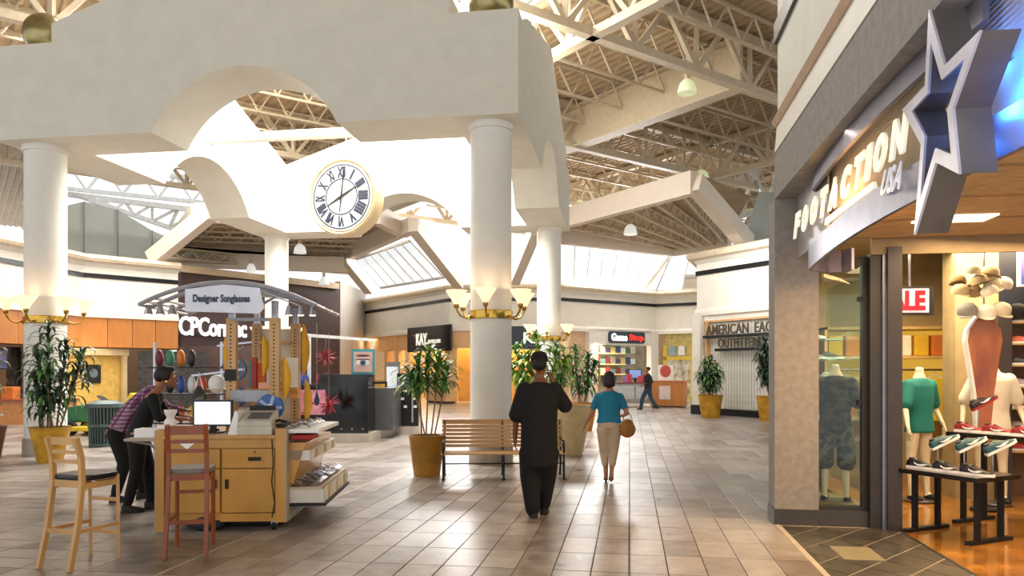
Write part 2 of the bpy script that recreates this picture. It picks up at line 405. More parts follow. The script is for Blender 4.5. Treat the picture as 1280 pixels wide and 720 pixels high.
# clock
ck = thing('clock', 'round gold-rimmed clock with roman numerals hanging under the pavilion', 'clock', (-6.93, 17.95, 5.87), -R(10))
def zr(mb, prof, n=48):  # lathe about local y axis, front toward -y
    vs = []; fs = []
    for (r, y) in prof:
        for k in range(n): a = 2*PI*k/n; vs.append((r*math.cos(a), y, r*math.sin(a)))
    for i in range(len(prof)-1):
        for k in range(n): fs.append((i*n+k, i*n+(k+1)%n, (i+1)*n+(k+1)%n, (i+1)*n+k))
    fs.append(tuple(range(n))); fs.append(tuple((len(prof)-1)*n+k for k in range(n-1, -1, -1))); return mb.add(vs, fs)
M_rim = mat('clock_gold', '#dcc49a', .4, metal=.1, var=.04)
zr(MB(), [(.84, -.12), (.86, -.2), (.9, -.23), (.94, -.2), (.95, -.1), (.9, -.06), (.93, 0), (.93, .22), (.88, .26)], 64).build('case', M_rim, ck, smooth=True)
zr(MB(), [(.8, -.215), (.845, -.215), (.845, -.1), (.8, -.1)], 64).build('bezel', mat('clock_cream', '#efe3cf', .4), ck, smooth=True)
zr(MB(), [(.82, -.216), (.82, -.2)], 64).build('dial', mat('dial_white', '#eef0f2', .4, var=.01), ck, smooth=True)
M_navy = mat('numeral_navy', '#2c354c', .4)
def ann(r0, r1, y0, y1, n=64):
    o = [(r1*math.cos(2*PI*k/n), r1*math.sin(2*PI*k/n)) for k in range(n)]; i = [(r0*math.cos(2*PI*k/n), r0*math.sin(2*PI*k/n)) for k in range(n)]
    return MB().ringprism(o, i, y0, y1, f=lambda x, z, y: (x, y, z))
ann(.765, .795, -.224, -.214).build('minute_ring', M_navy, ck); ann(.42, .45, -.224, -.214).build('inner_ring', M_navy, ck)
for k, s_ in enumerate(['XII', 'I', 'II', 'III', 'IIII', 'V', 'VI', 'VII', 'VIII', 'IX', 'X', 'XI']):
    me = text_mesh(s_, .34, .004, .022); wd = {1: .06, 2: .16, 3: .23, 4: .29}[len(s_)] if s_ not in ('V', 'X') else .17
    fit(me, wd, .27)
    o = obj('numeral', me, M_navy, ck); a = -2*PI*k/12
    o.matrix_local = Matrix.Rotation(-a, 4, 'Y') @ Matrix.Translation((0, -.222, .6)) @ Matrix.Rotation(PI/2, 4, 'X')
for ln, tail, w_, ang in ((.62, .38, .022, 7), (.46, .42, .035, 62)):
    mb = MB(); mb.prism([(-w_*.4, -tail), (w_*.4, -tail), (w_, 0), (w_*.4, ln), (-w_*.4, ln), (-w_, 0)], -.236, -.228, f=lambda x, z, y: (x, y, z))
    o = mb.build('clock_hand', M_black, ck); o.rotation_euler = (0, R(ang), 0)
MB().cyl((0, 0, .9), .018, .62, 8).build('hanging_rod', M_col, ck)

# ---------------------------------------------------------------- bulkheads
def bulk(name, poly, k=1.0, back=.35, low=3.6):
    Z = lambda z: 1.6+(z-1.6)*k
    w_ = MB().sweep(poly, [(-back, Z(3.85)), (0, Z(3.85)), (0, Z(5.5)), (-back, Z(5.5))]).build(name, M_wall, kind='structure')
    MB().sweep(poly, [(0, Z(5.07)), (.05, Z(5.07)), (.05, Z(5.23)), (0, Z(5.23))]).build('black_stripe', M_black, w_)
    MB().sweep(poly, [(-back, Z(3.6)), (.1, Z(3.6)), (.1, Z(3.74)), (.04, Z(3.86)), (-back, Z(3.86))]).build('moulding', M_wall, w_)
    MB().sweep(poly, [(-back, Z(5.5)), (.04, Z(5.5)), (.14, Z(5.62)), (.14, Z(5.68)), (-back, Z(5.68))]).build('cornice', M_wall, w_)
    MB().sweep(poly, [(-back, Z(5.62)), (.2, Z(5.62)), (.33, Z(5.66)), (.39, Z(5.76)), (.33, Z(5.87)), (.2, Z(5.92)), (-back, Z(5.92))]).build('bullnose_cap', mat('cap_cream', '#e6d3b8', .5), w_)
    return w_
LW = [(-19.6, 9), (-19.9, 25.2), (-17.85, 28)]
wl = bulk('wall_left', LW)
BR0 = W(224, 400, 33.5); BR1 = W(422, 400, 40.6); KA = Vector((-16.0, 44.27)); KB = Vector((-8.87, 36.97)); KC = Vector((-3.35, 37.39)); KD = Vector((1.41, 41.83)); KE = Vector((3.3, 41.13)); KF = Vector((8, 40))
wbk = bulk('wall_back', [tuple(KA), tuple(KB), tuple(KC), tuple(KD), tuple(KE), tuple(KF)])
AEP = [(4.4, 38), (2.5, 29.3), (4.85, 26.4), (7.5, 23.1)]
wae = bulk('wall_right', AEP, 1.03)
# brown shop wall and pale wall beside it
bw = MB().bar(BR0.to_2d().to_3d()+Vector((0, 0, 3.05)), BR1.to_2d().to_3d()+Vector((0, 0, 3.05)), .3, 6.1)
bw = bw.build('wall_back', mat('dark_brown_wall', '#4b3530', .6, var=.08), kind='structure')
MB().bar(BR0.to_2d().to_3d()+Vector((0, -.2, 6.1)), BR1.to_2d().to_3d()+Vector((0, -.2, 6.1)), .5, .3).build('trim', M_tan, bw)
pw = MB().bar((BR1.x, BR1.y, 3.2), (KA.x, KA.y, 3.2), .3, 6.4).build('wall_back', mat('pale_grey_wall', '#c9c2b8', .6), kind='structure')
MB().bar((BR1.x, BR1.y-.2, 4.2), (KA.x-.2, KA.y-.2, 4.2), .1, .14).build('black_stripe', M_black, pw)
# ---------------------------------------------------------------- roof deck, girders, joists
S2 = math.sqrt(2)
def AB(a, b, z): return ((a-b)/S2, (a+b)/S2, z)
HOLE = (3.2, 12.6, 13.86, 21.14)
ribs = MB(); a = -14.0; per = .32
prof = [(0, 0), (.1, 0), (.14, .07), (.28, .07), (.32, 0)]
while a < 40:
    bl = -14; bh = 37 if a > 4 else 62
    segs = [(bl, bh)]
    if HOLE[0]-.3 < a < HOLE[1]: segs = [(bl, HOLE[2]), (HOLE[3], bh)]
    for s0, s1 in segs:
        if s1-s0 < .5: continue
        vs = []
        for (da, dz) in prof: vs += [AB(a+da, s0, 11.45+dz), AB(a+da, s1, 11.45+dz)]
        ribs.add(vs, [(2*i, 2*i+2, 2*i+3, 2*i+1) for i in range(4)])
    a += per
ceil = ribs.build('ceiling', M_deck, kind='structure')
def truss(p, q, zb, zt, ch, web, step, mb=None, warren=True):
    mb = mb or MB(); p = Vector((p[0], p[1], 0)); q = Vector((q[0], q[1], 0)); L_ = (q-p).length; n = max(2, int(round(L_/step)))
    V = lambda t, z: p+(q-p)*t+Vector((0, 0, z))
    mb.bar(V(0, zb), V(1, zb), ch, ch*.8); mb.bar(V(0, zt), V(1, zt), ch, ch*.8)
    for i in range(n):
        t0, t1 = i/n, (i+1)/n; tm_ = (t0+t1)/2
        mb.bar(V(t0, zb), V(tm_, zt), web); mb.bar(V(tm_, zt), V(t1, zb), web)
        if warren: mb.bar(V(t0, zb), V(t0, zt), web)
    return mb
def ab2(a, b): v = AB(a, b, 0); return (v[0], v[1])
for b in (6.5, 13.86, 21.14, 28.5, 36):
    a0 = max(-12, 18.5-b)
    truss(ab2(a0, b), ab2(40 if b < 22 else 40, b), 9.85, 11.3, .26, .13, 2.3).build('girder_truss', M_truss, ceil)
for a in (-4, 3.2, 12.6, 26, 33, 39.5):
    truss(ab2(a, max(-5, 18.5-a)), ab2(a, 37 if a > 4 else 52), 9.85, 11.3, .26, .13, 2.3).build('girder_truss', M_truss, ceil)
dbm = MB(); p_, q_ = Vector(AB(18.4, 13.86, 0)), Vector(AB(18.4, 37, 0))
for z, w_, h_ in ((9.82, .5, .06), (10.5, .12, 1.4), (11.25, .5, .06)): dbm.bar(p_+Vector((0, 0, z)), q_+Vector((0, 0, z)), w_, h_)
dbm.build('plate_girder', M_truss, ceil)
b = -6.0
while b < 37:
    for s0, s1 in ((max(-12, 18.5-b), 3.2), (3.2, 12.6), (12.6, 18.4), (18.4, 26), (26, 33), (33, 39.5)):
        if s1-s0 < 2: continue
        if (s0, s1) == (3.2, 12.6) and HOLE[2] < b < HOLE[3]: continue
        if s1 <= 12.7 and b > 36: continue
        truss(ab2(s0, b), ab2(s1, b), 10.55, 11.4, .085, .05, 1.1, warren=False).build('bar_joist', M_truss, ceil)
    b += 1.9
# roof light over the pavilion: panes in a frame
sk = MB()
for i in range(7): a = HOLE[0]+(HOLE[1]-HOLE[0])*i/6; sk.bar(AB(a, HOLE[2], 11.7), AB(a, HOLE[3], 11.7), .08, .12)
for i in range(5): bb_ = HOLE[2]+(HOLE[3]-HOLE[2])*i/4; sk.bar(AB(HOLE[0], bb_, 11.7), AB(HOLE[1], bb_, 11.7), .08, .12)
skl = sk.build('window_1', M_wtruss, kind='structure')
for i in range(6):
    for j in range(4):
        a0 = HOLE[0]+(HOLE[1]-HOLE[0])*i/6; b0 = HOLE[2]+(HOLE[3]-HOLE[2])*j/4; a1 = a0+(HOLE[1]-HOLE[0])/6; b1 = b0+(HOLE[3]-HOLE[2])/4
        m_ = MB(); m_.add([AB(a0, b0, 11.72), AB(a1, b0, 11.72), AB(a1, b1, 11.72), AB(a0, b1, 11.72)], [(0, 1, 2, 3)]); m_.build('pane', glass('skylight_glass', '#ffffff', .0), skl)
# ---------------------------------------------------------------- lower roofs and sloped roof lights above the shops
def Z0(px, py, z): return W(px, py, (z-1.6)*950/(464-py))
def flat_roof(name, P, joists, z, n, edge=None):
    P = [Vector((p.x, p.y, z)) for p in P]
    m_ = MB(); m_.add([p+Vector((0, 0, .45)) for p in P], [tuple(range(len(P)))]); o = m_.build('ceiling', M_deck, kind='structure')
    for i in range(len(P)):
        if edge is None or i in edge:
            MB().bar(P[i]+Vector((0, 0, .1)), P[(i+1)%len(P)]+Vector((0, 0, .1)), .35, .75).build('edge_beam', mat('beam_pink', '#ddd0bf', .5, var=.02), o)
    (u0, u1), (v0, v1) = joists
    for k in range(n):
        t = (k+.5)/n; p = P[u0].lerp(P[u1], t); q = P[v0].lerp(P[v1], t)
        truss((p.x, p.y), (q.x, q.y), z-.05, z+.4, .08, .045, .9, warren=False).build('bar_joist', M_truss, o)
    return o
fr1 = flat_roof('c', [Vector((2.07, 25.2, 0)), Vector((-3.5, 31.4, 0)), Vector((-3.1, 34.0, 0)), Vector((2.1, 38.5, 0)), Vector((4.6, 36.5, 0)), Vector((4.4, 29, 0))], ((0, 1), (4, 3)), 7.6, 6, (0, 1, 2, 3))
fr2 = flat_roof('c', [Z0(245, 270, 7.6), Z0(470, 271, 7.6), Z0(502, 288, 7.6), Z0(428, 322, 7.6), Z0(212, 312, 7.6)], ((0, 4), (1, 3)), 7.6, 7, (0, 1, 2, 3, 4))
fr3 = flat_roof('c', [Z0(205, 322, 6.9), Z0(430, 330, 6.9), Vector((BR1.x+1, BR1.y, 0)), Vector((BR0.x-1, BR0.y, 0))], ((0, 3), (1, 2)), 6.75, 6, (0,))
def roof_glass(n_, A, B_, C_, D_, nx, ny=1):
    """A,B top edge, D,C bottom edge"""
    fm = MB()
    for i in range(nx+1): fm.bar(A.lerp(B_, i/nx), D_.lerp(C_, i/nx), .04, .05)
    for j in range(ny+1): fm.bar(A.lerp(D_, j/ny), B_.lerp(C_, j/ny), .12, .1)
    o = fm.build('window_%d' % n_, M_wtruss, kind='structure')
    for i in range(nx):
        a_, b_ = A.lerp(B_, i/nx), A.lerp(B_, (i+1)/nx); c_, d_ = D_.lerp(C_, (i+1)/nx), D_.lerp(C_, i/nx)
        m_ = MB(); m_.add([a_, b_, c_, d_], [(0, 1, 2, 3)]); m_.build('pane', glass('skylight_glass', '#ffffff', .0), o)
    return o
v3 = lambda v, z: Vector((v.x, v.y, z))
g1 = roof_glass(2, Vector((-3.1, 34, 7.5)), Vector((2.1, 38.5, 7.5)), v3(KD, 5.95), v3(KC, 5.95), 8)
g2 = roof_glass(3, Vector((2.1, 38.5, 7.5)), Vector((4.6, 36.8, 7.5)), Vector((5.5, 40.6, 5.95)), v3(KD, 5.95), 3)
g3 = roof_glass(4, W(445, 324, 38.2), W(512, 301, 33.8), W(555, 347, 35.3), W(476, 360, 39.7), 7)
M_beam = _m['beam_pink']
def rake(a_, b_, w_=.45, h_=.6): return MB().bar(a_, b_, w_, h_).build('trim_1', M_beam, kind='structure')
rake(W(517, 281, 31), W(574, 354, 36.3)); rake(W(502, 288, 32.5), W(517, 281, 31)); rake(W(428, 322, 38.4), W(462, 364, 40.5), .5, .4)
rake(W(669, 287, 33.2), W(643, 350, 37)); rake(Vector((2.07, 25.2, 7.7)), W(934, 304, 27.2)); rake(W(262, 266, 29), W(190, 324, 30))
rake(W(840, 314, 38), W(802, 364, 41.6), .2, .2)
# clerestory panels and white trusses, left and right
cp = None
for (x0, x1, t0, t1) in ((60, 105, 262, 252), (105, 147, 252, 262), (147, 190, 262, 288), (190, 232, 288, 306)):
    d0, d1 = 31+x0*.03, 31+x1*.03
    A, B_ = W(x0, 325, d0), W(x1, 325, d1); C_, D_ = W(x1, t1, d1), W(x0, t0, d0)
    m_ = MB(); off = Vector((-.1, .15, 0)); m_.add([A, B_, C_, D_, A+off, B_+off, C_+off, D_+off], [(0,1,2,3), (4,7,6,5), (0,4,5,1), (1,5,6,2), (2,6,7,3), (3,7,4,0)])
    if cp is None:
        cp = m_.build('wall_left', M_pan, kind='structure')
    else: m_.build('wall_panel', M_pan, cp)
    MB().bar(B_+Vector((.05, -.05, 0)), C_+Vector((.05, -.05, 0)), .04).build('joint', mat('joint_grey', '#8d9390', .5), cp)
def wtruss(a_, b_, c_, d_, n_, w_=.12, par=None):
    m_ = MB(); m_.bar(a_, b_, w_*1.5); m_.bar(c_, d_, w_*1.3)
    for i in range(n_):
        m_.bar(a_.lerp(b_, i/n_), c_.lerp(d_, (i+.5)/n_), w_*.8); m_.bar(a_.lerp(b_, (i+1)/n_), c_.lerp(d_, (i+.5)/n_), w_*.8)
    return m_.build('roof_truss', M_wtruss, par)
wtruss(W(85, 243, 37), W(255, 264, 40), W(110, 249, 37), W(222, 288, 40), 5, .16, ceil)
wtruss(W(85, 205, 42), W(262, 225, 44), W(85, 236, 42), W(262, 254, 44), 4, .16, ceil)
wtruss(W(880, 250, 34), W(975, 195, 34), W(880, 285, 34), W(975, 255, 34), 3, .16, ceil)
pr = MB(); A, B_ = W(930, 300, 33), W(972, 300, 33); C_, D_ = W(972, 240, 33), W(948, 240, 33); off = Vector((.1, .2, 0))
pr.add([A, B_, C_, D_, A+off, B_+off, C_+off, D_+off], [(0,1,2,3), (4,7,6,5), (0,4,5,1), (1,5,6,2), (2,6,7,3), (3,7,4,0)]); pr.build('wall_right', M_pan, kind='structure')
# ---------------------------------------------------------------- sports shoe shop on the right: facade
FX = 1.5
fac = MB().sweep([(FX, 8.28), (FX, 1.5)], [(-.25, 3.4), (0, 3.4), (0, 3.86), (-.25, 3.86)]).build('wall_right', M_grey, kind='structure')
MB().sweep([(FX, 8.28), (FX, 1.5)], [(-.25, 3.86), (-.03, 3.86), (-.03, 3.885), (-.25, 3.885)]).build('black_gap', M_black, fac)  # thin black strip between grey fascia and moulding
MB().sweep([(FX, 8.28), (FX, 1.5)], [(-.25, 3.885), (.0, 3.885), (-.02, 4.15), (-.25, 4.15)]).build('moulding', M_wall, fac)
MB().sweep([(FX, 8.28), (FX, 1.5)], [(-.25, 4.15), (.0, 4.15), (.04, 4.2), (.0, 4.26), (-.25, 4.26)]).build('bead', mat('bead_tan', '#c4a78c', .5), fac)
MB().sweep([(FX, 8.28), (FX, 1.5)], [(-.25, 4.26), (-.03, 4.26), (-.03, 6.6), (-.25, 6.6)]).build('upper_panel', M_stucco, fac)
MB().sweep([(FX, 8.28), (FX, 1.5)], [(-.03, 5.02), (.01, 5.02), (.01, 5.22), (-.03, 5.22)]).build('black_stripe', M_black, fac)
MB().bb(1.5, 1.94, 8.28, 8.62, 0.16, 3.4).build('pier', M_grey, fac)
MB().bb(1.49, 2.42, 8.26, 8.64, 0, .16).build('baseboard_right', mat('base_charcoal', '#45403d', .4), kind='structure')
# recess above and behind the sign
M_recess = mat('recess_brown', '#5a4a3c', .7)
MB().bb(1.75, 2.7, 2.2, 8.28, 3.4, 3.44).build('ceiling', M_recess, kind='structure')
MB().bb(2.45, 2.55, 2.2, 8.3, 2.98, 3.4).build('wall_right', M_recess, kind='structure')
# marquee: corrugated panel between two curved steel ribbons
sg = thing('shop_sign', 'curved steel shop sign with glowing white letters on a ribbed panel', 'sign', (1.75, 5.9, 0))
cm = MB(); z = -2.1; yy = 3.25; zz = 2.8; k = 0
def marq_x(y): return .0+.06*((y-5.6)/2.4)**2
vs = []
n_r = 24
for i in range(n_r*2+1):
    z_ = 2.78+(.70)*i/(n_r*2); off = .02 if i % 2 else 0
    for y_ in (-2.42, -.8, .8, 2.2): vs.append((off, y_, z_))
fs = []
for i in range(n_r*2):
    for j in range(3): fs.append((i*4+j, i*4+j+1, (i+1)*4+j+1, (i+1)*4+j))
cm.add(vs, fs); cm.add([(.03, -2.42, 2.78), (.03, 2.2, 2.78), (.03, 2.2, 3.48), (.03, -2.42, 3.48)], [(0, 1, 2, 3)])
cm.build('ribbed_panel', mat('ribbed_metal', '#cdbfae', .5, metal=.1), sg)
def ribbon(pts, z0, z1, th, name, m_, par):
    mb = MB(); P = [Vector(p) for p in pts]; n = len(P); vs = []; fs = []
    for i, p in enumerate(P):
        d = (P[min(i+1, n-1)]-P[max(i-1, 0)]).normalized(); nr = Vector((d.y, -d.x))*th/2
        for q, zz in ((p-nr, z0), (p+nr, z0), (p+nr, z1), (p-nr, z1)): vs.append((q.x, q.y, zz))
    for i in range(n-1):
        for a in range(4): fs.append((i*4+a, (i+1)*4+a, (i+1)*4+(a+1)%4, i*4+(a+1)%4))
    fs += [(0, 1, 2, 3), (n*4-1, n*4-2, n*4-3, n*4-4)]
    mb.add(vs, fs); return mb.build(name, m_, par, smooth=True)
low = [(.0-.17*math.cos((y-(-.3))/2.6*PI/2)+.02, y) for y in [-2.8+.2*i for i in range(24)]]+[(.08, 1.95), (.2, 2.05), (.32, 2.0), (.38, 1.85)]
ribbon(low, 2.58, 2.79, .03, 'lower_ribbon', mat('ribbon_steel', '#8a8796', .38, metal=.7), sg)
up = [(.0-.12*math.cos((y-(-.3))/2.4*PI/2), y) for y in [-2.0+.2*i for i in range(18)]]+[(.05, 1.6), (.16, 1.75), (.3, 1.8), (.4, 1.72)]
ribbon([(x_-.03, y_) for x_, y_ in up], 3.26, 3.39, .03, 'upper_ribbon', _m['ribbon_steel'], sg)
face = MB().prism([(2.28, 2.76), (2.28, 3.4), (1.1, 3.47), (1.1, 2.79)], -.04, -.02, f=lambda y, z, x: (x, y, z)).build('end_plate', mat('end_steel', '#b5b0b2', .4, metal=.4), sg)
for y_ in (.9, -.2, 2.0):
    MB().bar((.1, y_, 3.2), (.1, y_, 3.45), .05).build('hanger', M_dark, sg)
M_let = mat('lit_letter', '#f4ecd2', .4, emit=.55)
word = 'FOOTACTION'; y0, y1 = 2.03, -1.15
wds = [.30, .33, .33, .30, .34, .32, .30, .14, .33, .34]; tot = sum(wds); y_ = y0
for ch, wd in zip(word, wds):
    wd = wd*(y0-y1)/tot
    me = text_mesh(ch, .35, .016, .022); fit(me, wd*.93, .25)
    o = obj('letter', me, M_let, sg)
    yc = y_-wd/2; sh = Matrix(((1, .16, 0, 0), (0, 1, 0, 0), (0, 0, 1, 0), (0, 0, 0, 1)))
    o.matrix_local = Matrix.Translation((-.13, yc, 3.03)) @ Matrix(((0, 0, -1, 0), (-1, 0, 0, 0), (0, 1, 0, 0), (0, 0, 0, 1))) @ sh
    y_ -= wd
mb = MB(); mb.prism([(.78, 2.82), (.75, 2.87), (-.5, 2.87), (-.54, 2.82)], -.14, -.12, f=lambda y, z, x: (x, y, z)); mb.build('underline_bar', M_let, sg)
me = text_mesh('USA', .2, .008, .004, spacing=1.15); fit(me, .6, .16); o = obj('lettering', me, [mat('usa_face', '#dfe2ee', .3, emit=.25)], sg)
o.matrix_local = Matrix.Translation((-.2, -1.06, 2.75)) @ Matrix(((0, 0, -1, 0), (-1, 0, 0, 0), (0, 1, 0, 0), (0, 0, 0, 1))) @ Matrix(((1, .3, 0, 0), (0, 1, 0, 0), (0, 0, 1, 0), (0, 0, 0, 1)))
me2 = me.copy(); me2.materials.clear(); o2 = obj('lettering', me2, mat('usa_edge', '#c23a36', .4), sg); o2.matrix_local = Matrix.Translation((.012, .008, -.012)) @ o.matrix_local
# star
st = thing('star_emblem', 'large five-pointed open steel star glowing blue behind, above the shoe shop entrance', 'emblem', (1.445, 3.86, 2.82))
out = []; inn = []
tips = [(.09, .53), (.45, .17), (.28, -.52), (-.25, -.35), (-.45, .19)]
vals = []
for i in range(5):
    a, b_ = Vector(tips[i]), Vector(tips[(i+1) % 5]); m_ = (a+b_)/2; vals.append(m_*.52)
for i in range(5): out += [Vector(tips[i]), vals[i]]
out = [Vector(p) for p in out]
cen = sum(out, Vector((0, 0)))/10
inn = [cen+(p-cen)*(.70 if i % 2 == 0 else .72) for i, p in enumerate(out)]
MB().ringprism([(p.x, p.y) for p in out], [(p.x, p.y) for p in inn], 0, .15, f=lambda y, z, x: (x, y, z)).build('star_frame', mat('star_side', '#77706a', .4, metal=.5), st)
o2_ = [cen+(p-cen)*1.01 for p in out]; i2_ = [cen+(p-cen)*(.69 if i % 2 == 0 else .71) for i, p in enumerate(out)]
MB().ringprism([(p.x, p.y) for p in o2_], [(p.x, p.y) for p in i2_], -.012, 0.0, f=lambda y, z, x: (x, y, z)).build('star_face', mat('star_face', '#d2cfdc', .3, metal=.3), st)
MB().bar((.13, .02, .25), (.31, .02, .25), .04).build('bracket', M_dark, st)
for p_ in ((1.63, 3.9, 3.05), (1.63, 3.6, 3.0), (1.63, 3.75, 2.8), (1.63, 4.05, 2.7), (1.63, 3.55, 2.7)): lamp('AREA', p_, 3.2, (.02, .2, 1), .08, target=(1.75, p_[1]-.03, p_[2]), name='led_glow')
lamp('AREA', (1.56, 6.0, 3.39), 5, (1, .85, .7), .04, 3.2, target=(1.72, 6.0, 3.0), name='sign_panel_fill')  # added strips, hidden by the fascia, to brighten the ribbed panel
lamp('AREA', (1.55, 3.1, 3.3), 2, (1, .9, .8), .1, .8, target=(1.78, 3.6, 3.0), name='sign_panel_fill')
# ---------------------------------------------------------------- shop shell
cl = MB().bb(1.95, 8, 2.2, 8.15, 2.98, 3.02).build('ceiling', mat('warm_ceiling', '#edc07c', .6, var=.06), kind='structure')
sl = MB(); y_ = 4.2
for i in range(62): sl.bb(2.1, 3.9, 4.5+i*.058, 4.5+i*.058+.02, 2.94, 2.975)
sl.build('ceiling_slats', mat('slat_metal', '#d9b276', .4, metal=.1), cl, kind='stuff')
for i in range(5): MB().bb(2.1, 3.9, 4.45+i*.9, 4.48+i*.9, 2.93, 2.98).build('ceiling_rail', mat('rail_tan', '#a88452', .4), cl)
for x_, y__ in ((2.7, 4.9), (3.3, 6.4), (2.5, 7.0)):
    MB().bb(x_, x_+.6, y__, y__+.3, 2.925, 2.95).build('ceiling_light', mat('light_panel', '#fff0d0', .4, emit=1.5), cl)
MB().bb(2.42, 8, 8.15, 8.2, 2.78, 3.4).build('wall_right', mat('shop_beige', '#a08a66', .7), kind='structure')
MB().bb(2.42, 8, 8.2, 12.5, 3.35, 3.4).build('ceiling', mat('shop_beige2', '#b9a076', .7), kind='structure')
backw = MB().bb(2.42, 9, 12.3, 12.4, 0, 3.4).build('wall_back', mat('shop_back', '#c9ad7c', .7), kind='structure')
MB().bb(8.5, 8.6, 2.2, 12.4, 0, 3.4).build('wall_right', _m['shop_back'], kind='structure')
MB().bar((1.97, 8.62, 1.7), (2.4, 12.35, 1.7), .06, 3.4).build('wall_left', mat('shop_blue', '#7f9aa3', .6), kind='structure')
# display window: two panes, frame and posts
win = MB(); win.bb(1.94, 2.42, 8.3, 8.38, .16, .2); win.bb(1.94, 2.42, 8.3, 8.38, 2.7, 2.78); win.bb(2.37, 2.42, 8.3, 8.38, .2, 2.7)
wn1 = win.build('window_5', M_dark, kind='structure')
for x0, x1 in ((1.94, 2.15), (2.153, 2.37)): MB().bb(x0, x1, 8.335, 8.343, .2, 2.7).build('pane', M_glass, wn1)
for z_ in (2.32, 1.25): MB().bb(2.33, 2.38, 8.3, 8.34, z_, z_+.05).build('glass_clip', M_blk, wn1)
M_post = mat('post_brown', '#352c27', .35)
MB().bb(2.42, 2.53, 8.2, 8.32, 0, 2.8).build('trim_1', M_dark, kind='structure')
MB().bb(2.53, 2.565, 8.17, 8.3, 0, 2.8).build('trim_2', mat('alu', '#8d8e98', .3, metal=.7), kind='structure')
MB().bb(2.565, 2.7, 8.12, 8.3, 0, 2.85).build('trim_3', M_post, kind='structure')
MB().bb(1.94, 2.5, 8.4, 9.5, .0, .16).build('display_platform', mat('platform', '#8a7456', .6), None); tag(bpy.data.objects['display_platform'], 'low tan platform under the camouflage mannequin in the display window', 'platform')
# glass screen dividing the display from the shop, tall glass panes with clips
gs_ = MB().bb(2.72, 2.74, 9.3, 11.2, .16, 2.75).build('window_6', M_glass, kind='structure')
# pillar and dark shelf niche at the far right
MB().bb(4.05, 4.55, 10.3, 10.7, 0, 3.4).build('wall_right', mat('pillar_beige', '#b09a72', .7), kind='structure')
MB().bb(4.55, 6.4, 10.75, 10.85, 0, 3.4).build('wall_back', mat('niche_brown', '#77593a', .6), kind='structure')
hd = MB().bb(4.55, 6.4, 10.3, 10.42, 2.35, 3.35).build('wall_right', mat('header_navy', '#1d1f2b', .5), kind='structure')
MB().bb(4.5, 4.66, 10.2, 10.5, 0, 2.4).build('trim_4', M_post, kind='structure')
# poster with lettering
ps = thing('department_sign', 'blue and purple backlit sign reading MEN hanging over the shoe wall', 'sign', (4.95, 9.9, 2.88))
MB().bb(-.37, .6, -.02, .02, -.27, .27).build('frame', mat('frame_silver', '#c9c9d2', .3), ps)
pm = mat('poster_blue', '#2b3f7c', .4, col2='#8a6aa2', scale=1.6, emit=.35, ecol='#3b4f95')
MB().bb(-.34, .57, -.03, -.02, -.24, .24).build('panel', pm, ps)
me = text_mesh('MEN', .2, .01, .006); fit(me, .72, .2); o = obj('lettering', me, mat('letter_white', '#f4f4f8', .4, emit=.6), ps); o.matrix_local = Matrix.Translation((.06, -.04, -.1))@Matrix.Rotation(PI/2, 4, 'X')
for x_ in (-.2, .3): MB().bar((x_, 0, .27), (x_, 0, .5), .012).build('hanging_wire', M_steel, ps)
# SALE sign
ss = thing('sale_sign', 'white lightbox sign with red SALE lettering inside the shoe shop', 'sign', (3.27, 9.6, 2.43), R(4))
MB().bb(-.45, .26, -.04, .06, -.17, .17).build('frame', M_dark, ss)
MB().bb(-.42, .2, -.05, -.04, -.14, .14).build('panel', mat('sale_white', '#f3f1f0', .4, emit=.5), ss)
me = text_mesh('SALE', .26, .02, .012); fit(me, .5, .24); o = obj('lettering', me, mat('sale_red', '#d4152a', .4, emit=.3), ss); o.matrix_local = Matrix.Translation((-.1, -.07, 0))@Matrix.Rotation(PI/2, 4, 'X')
MB().bar((0, 0, .17), (0, 0, .92), .02).build('hanging_rod', M_steel, ss)
# track light with four heads
tl = thing('track_light', 'black ceiling track with four cone spotlights in the shoe shop', 'light', (3.35, 8.9, 3.15), R(30))
MB().bb(-.6, .6, -.02, .02, -.02, .02).build('track', M_blk, tl)
for i in range(4):
    h = MB().lathe([(.03, .0), (.035, -.05), (.07, -.13)], 14, c=(-.5+i*.32, 0, -.02)).build('lamp_head', M_blk, tl); MB().cyl((-.5+i*.32, 0, -.155), .05, .008, 12).build('bulb', mat('bulb', '#fff0cc', .4, emit=6), h)
MB().bar((0, 0, 0), (0, 0, .2), .02).build('stem', M_blk, tl)
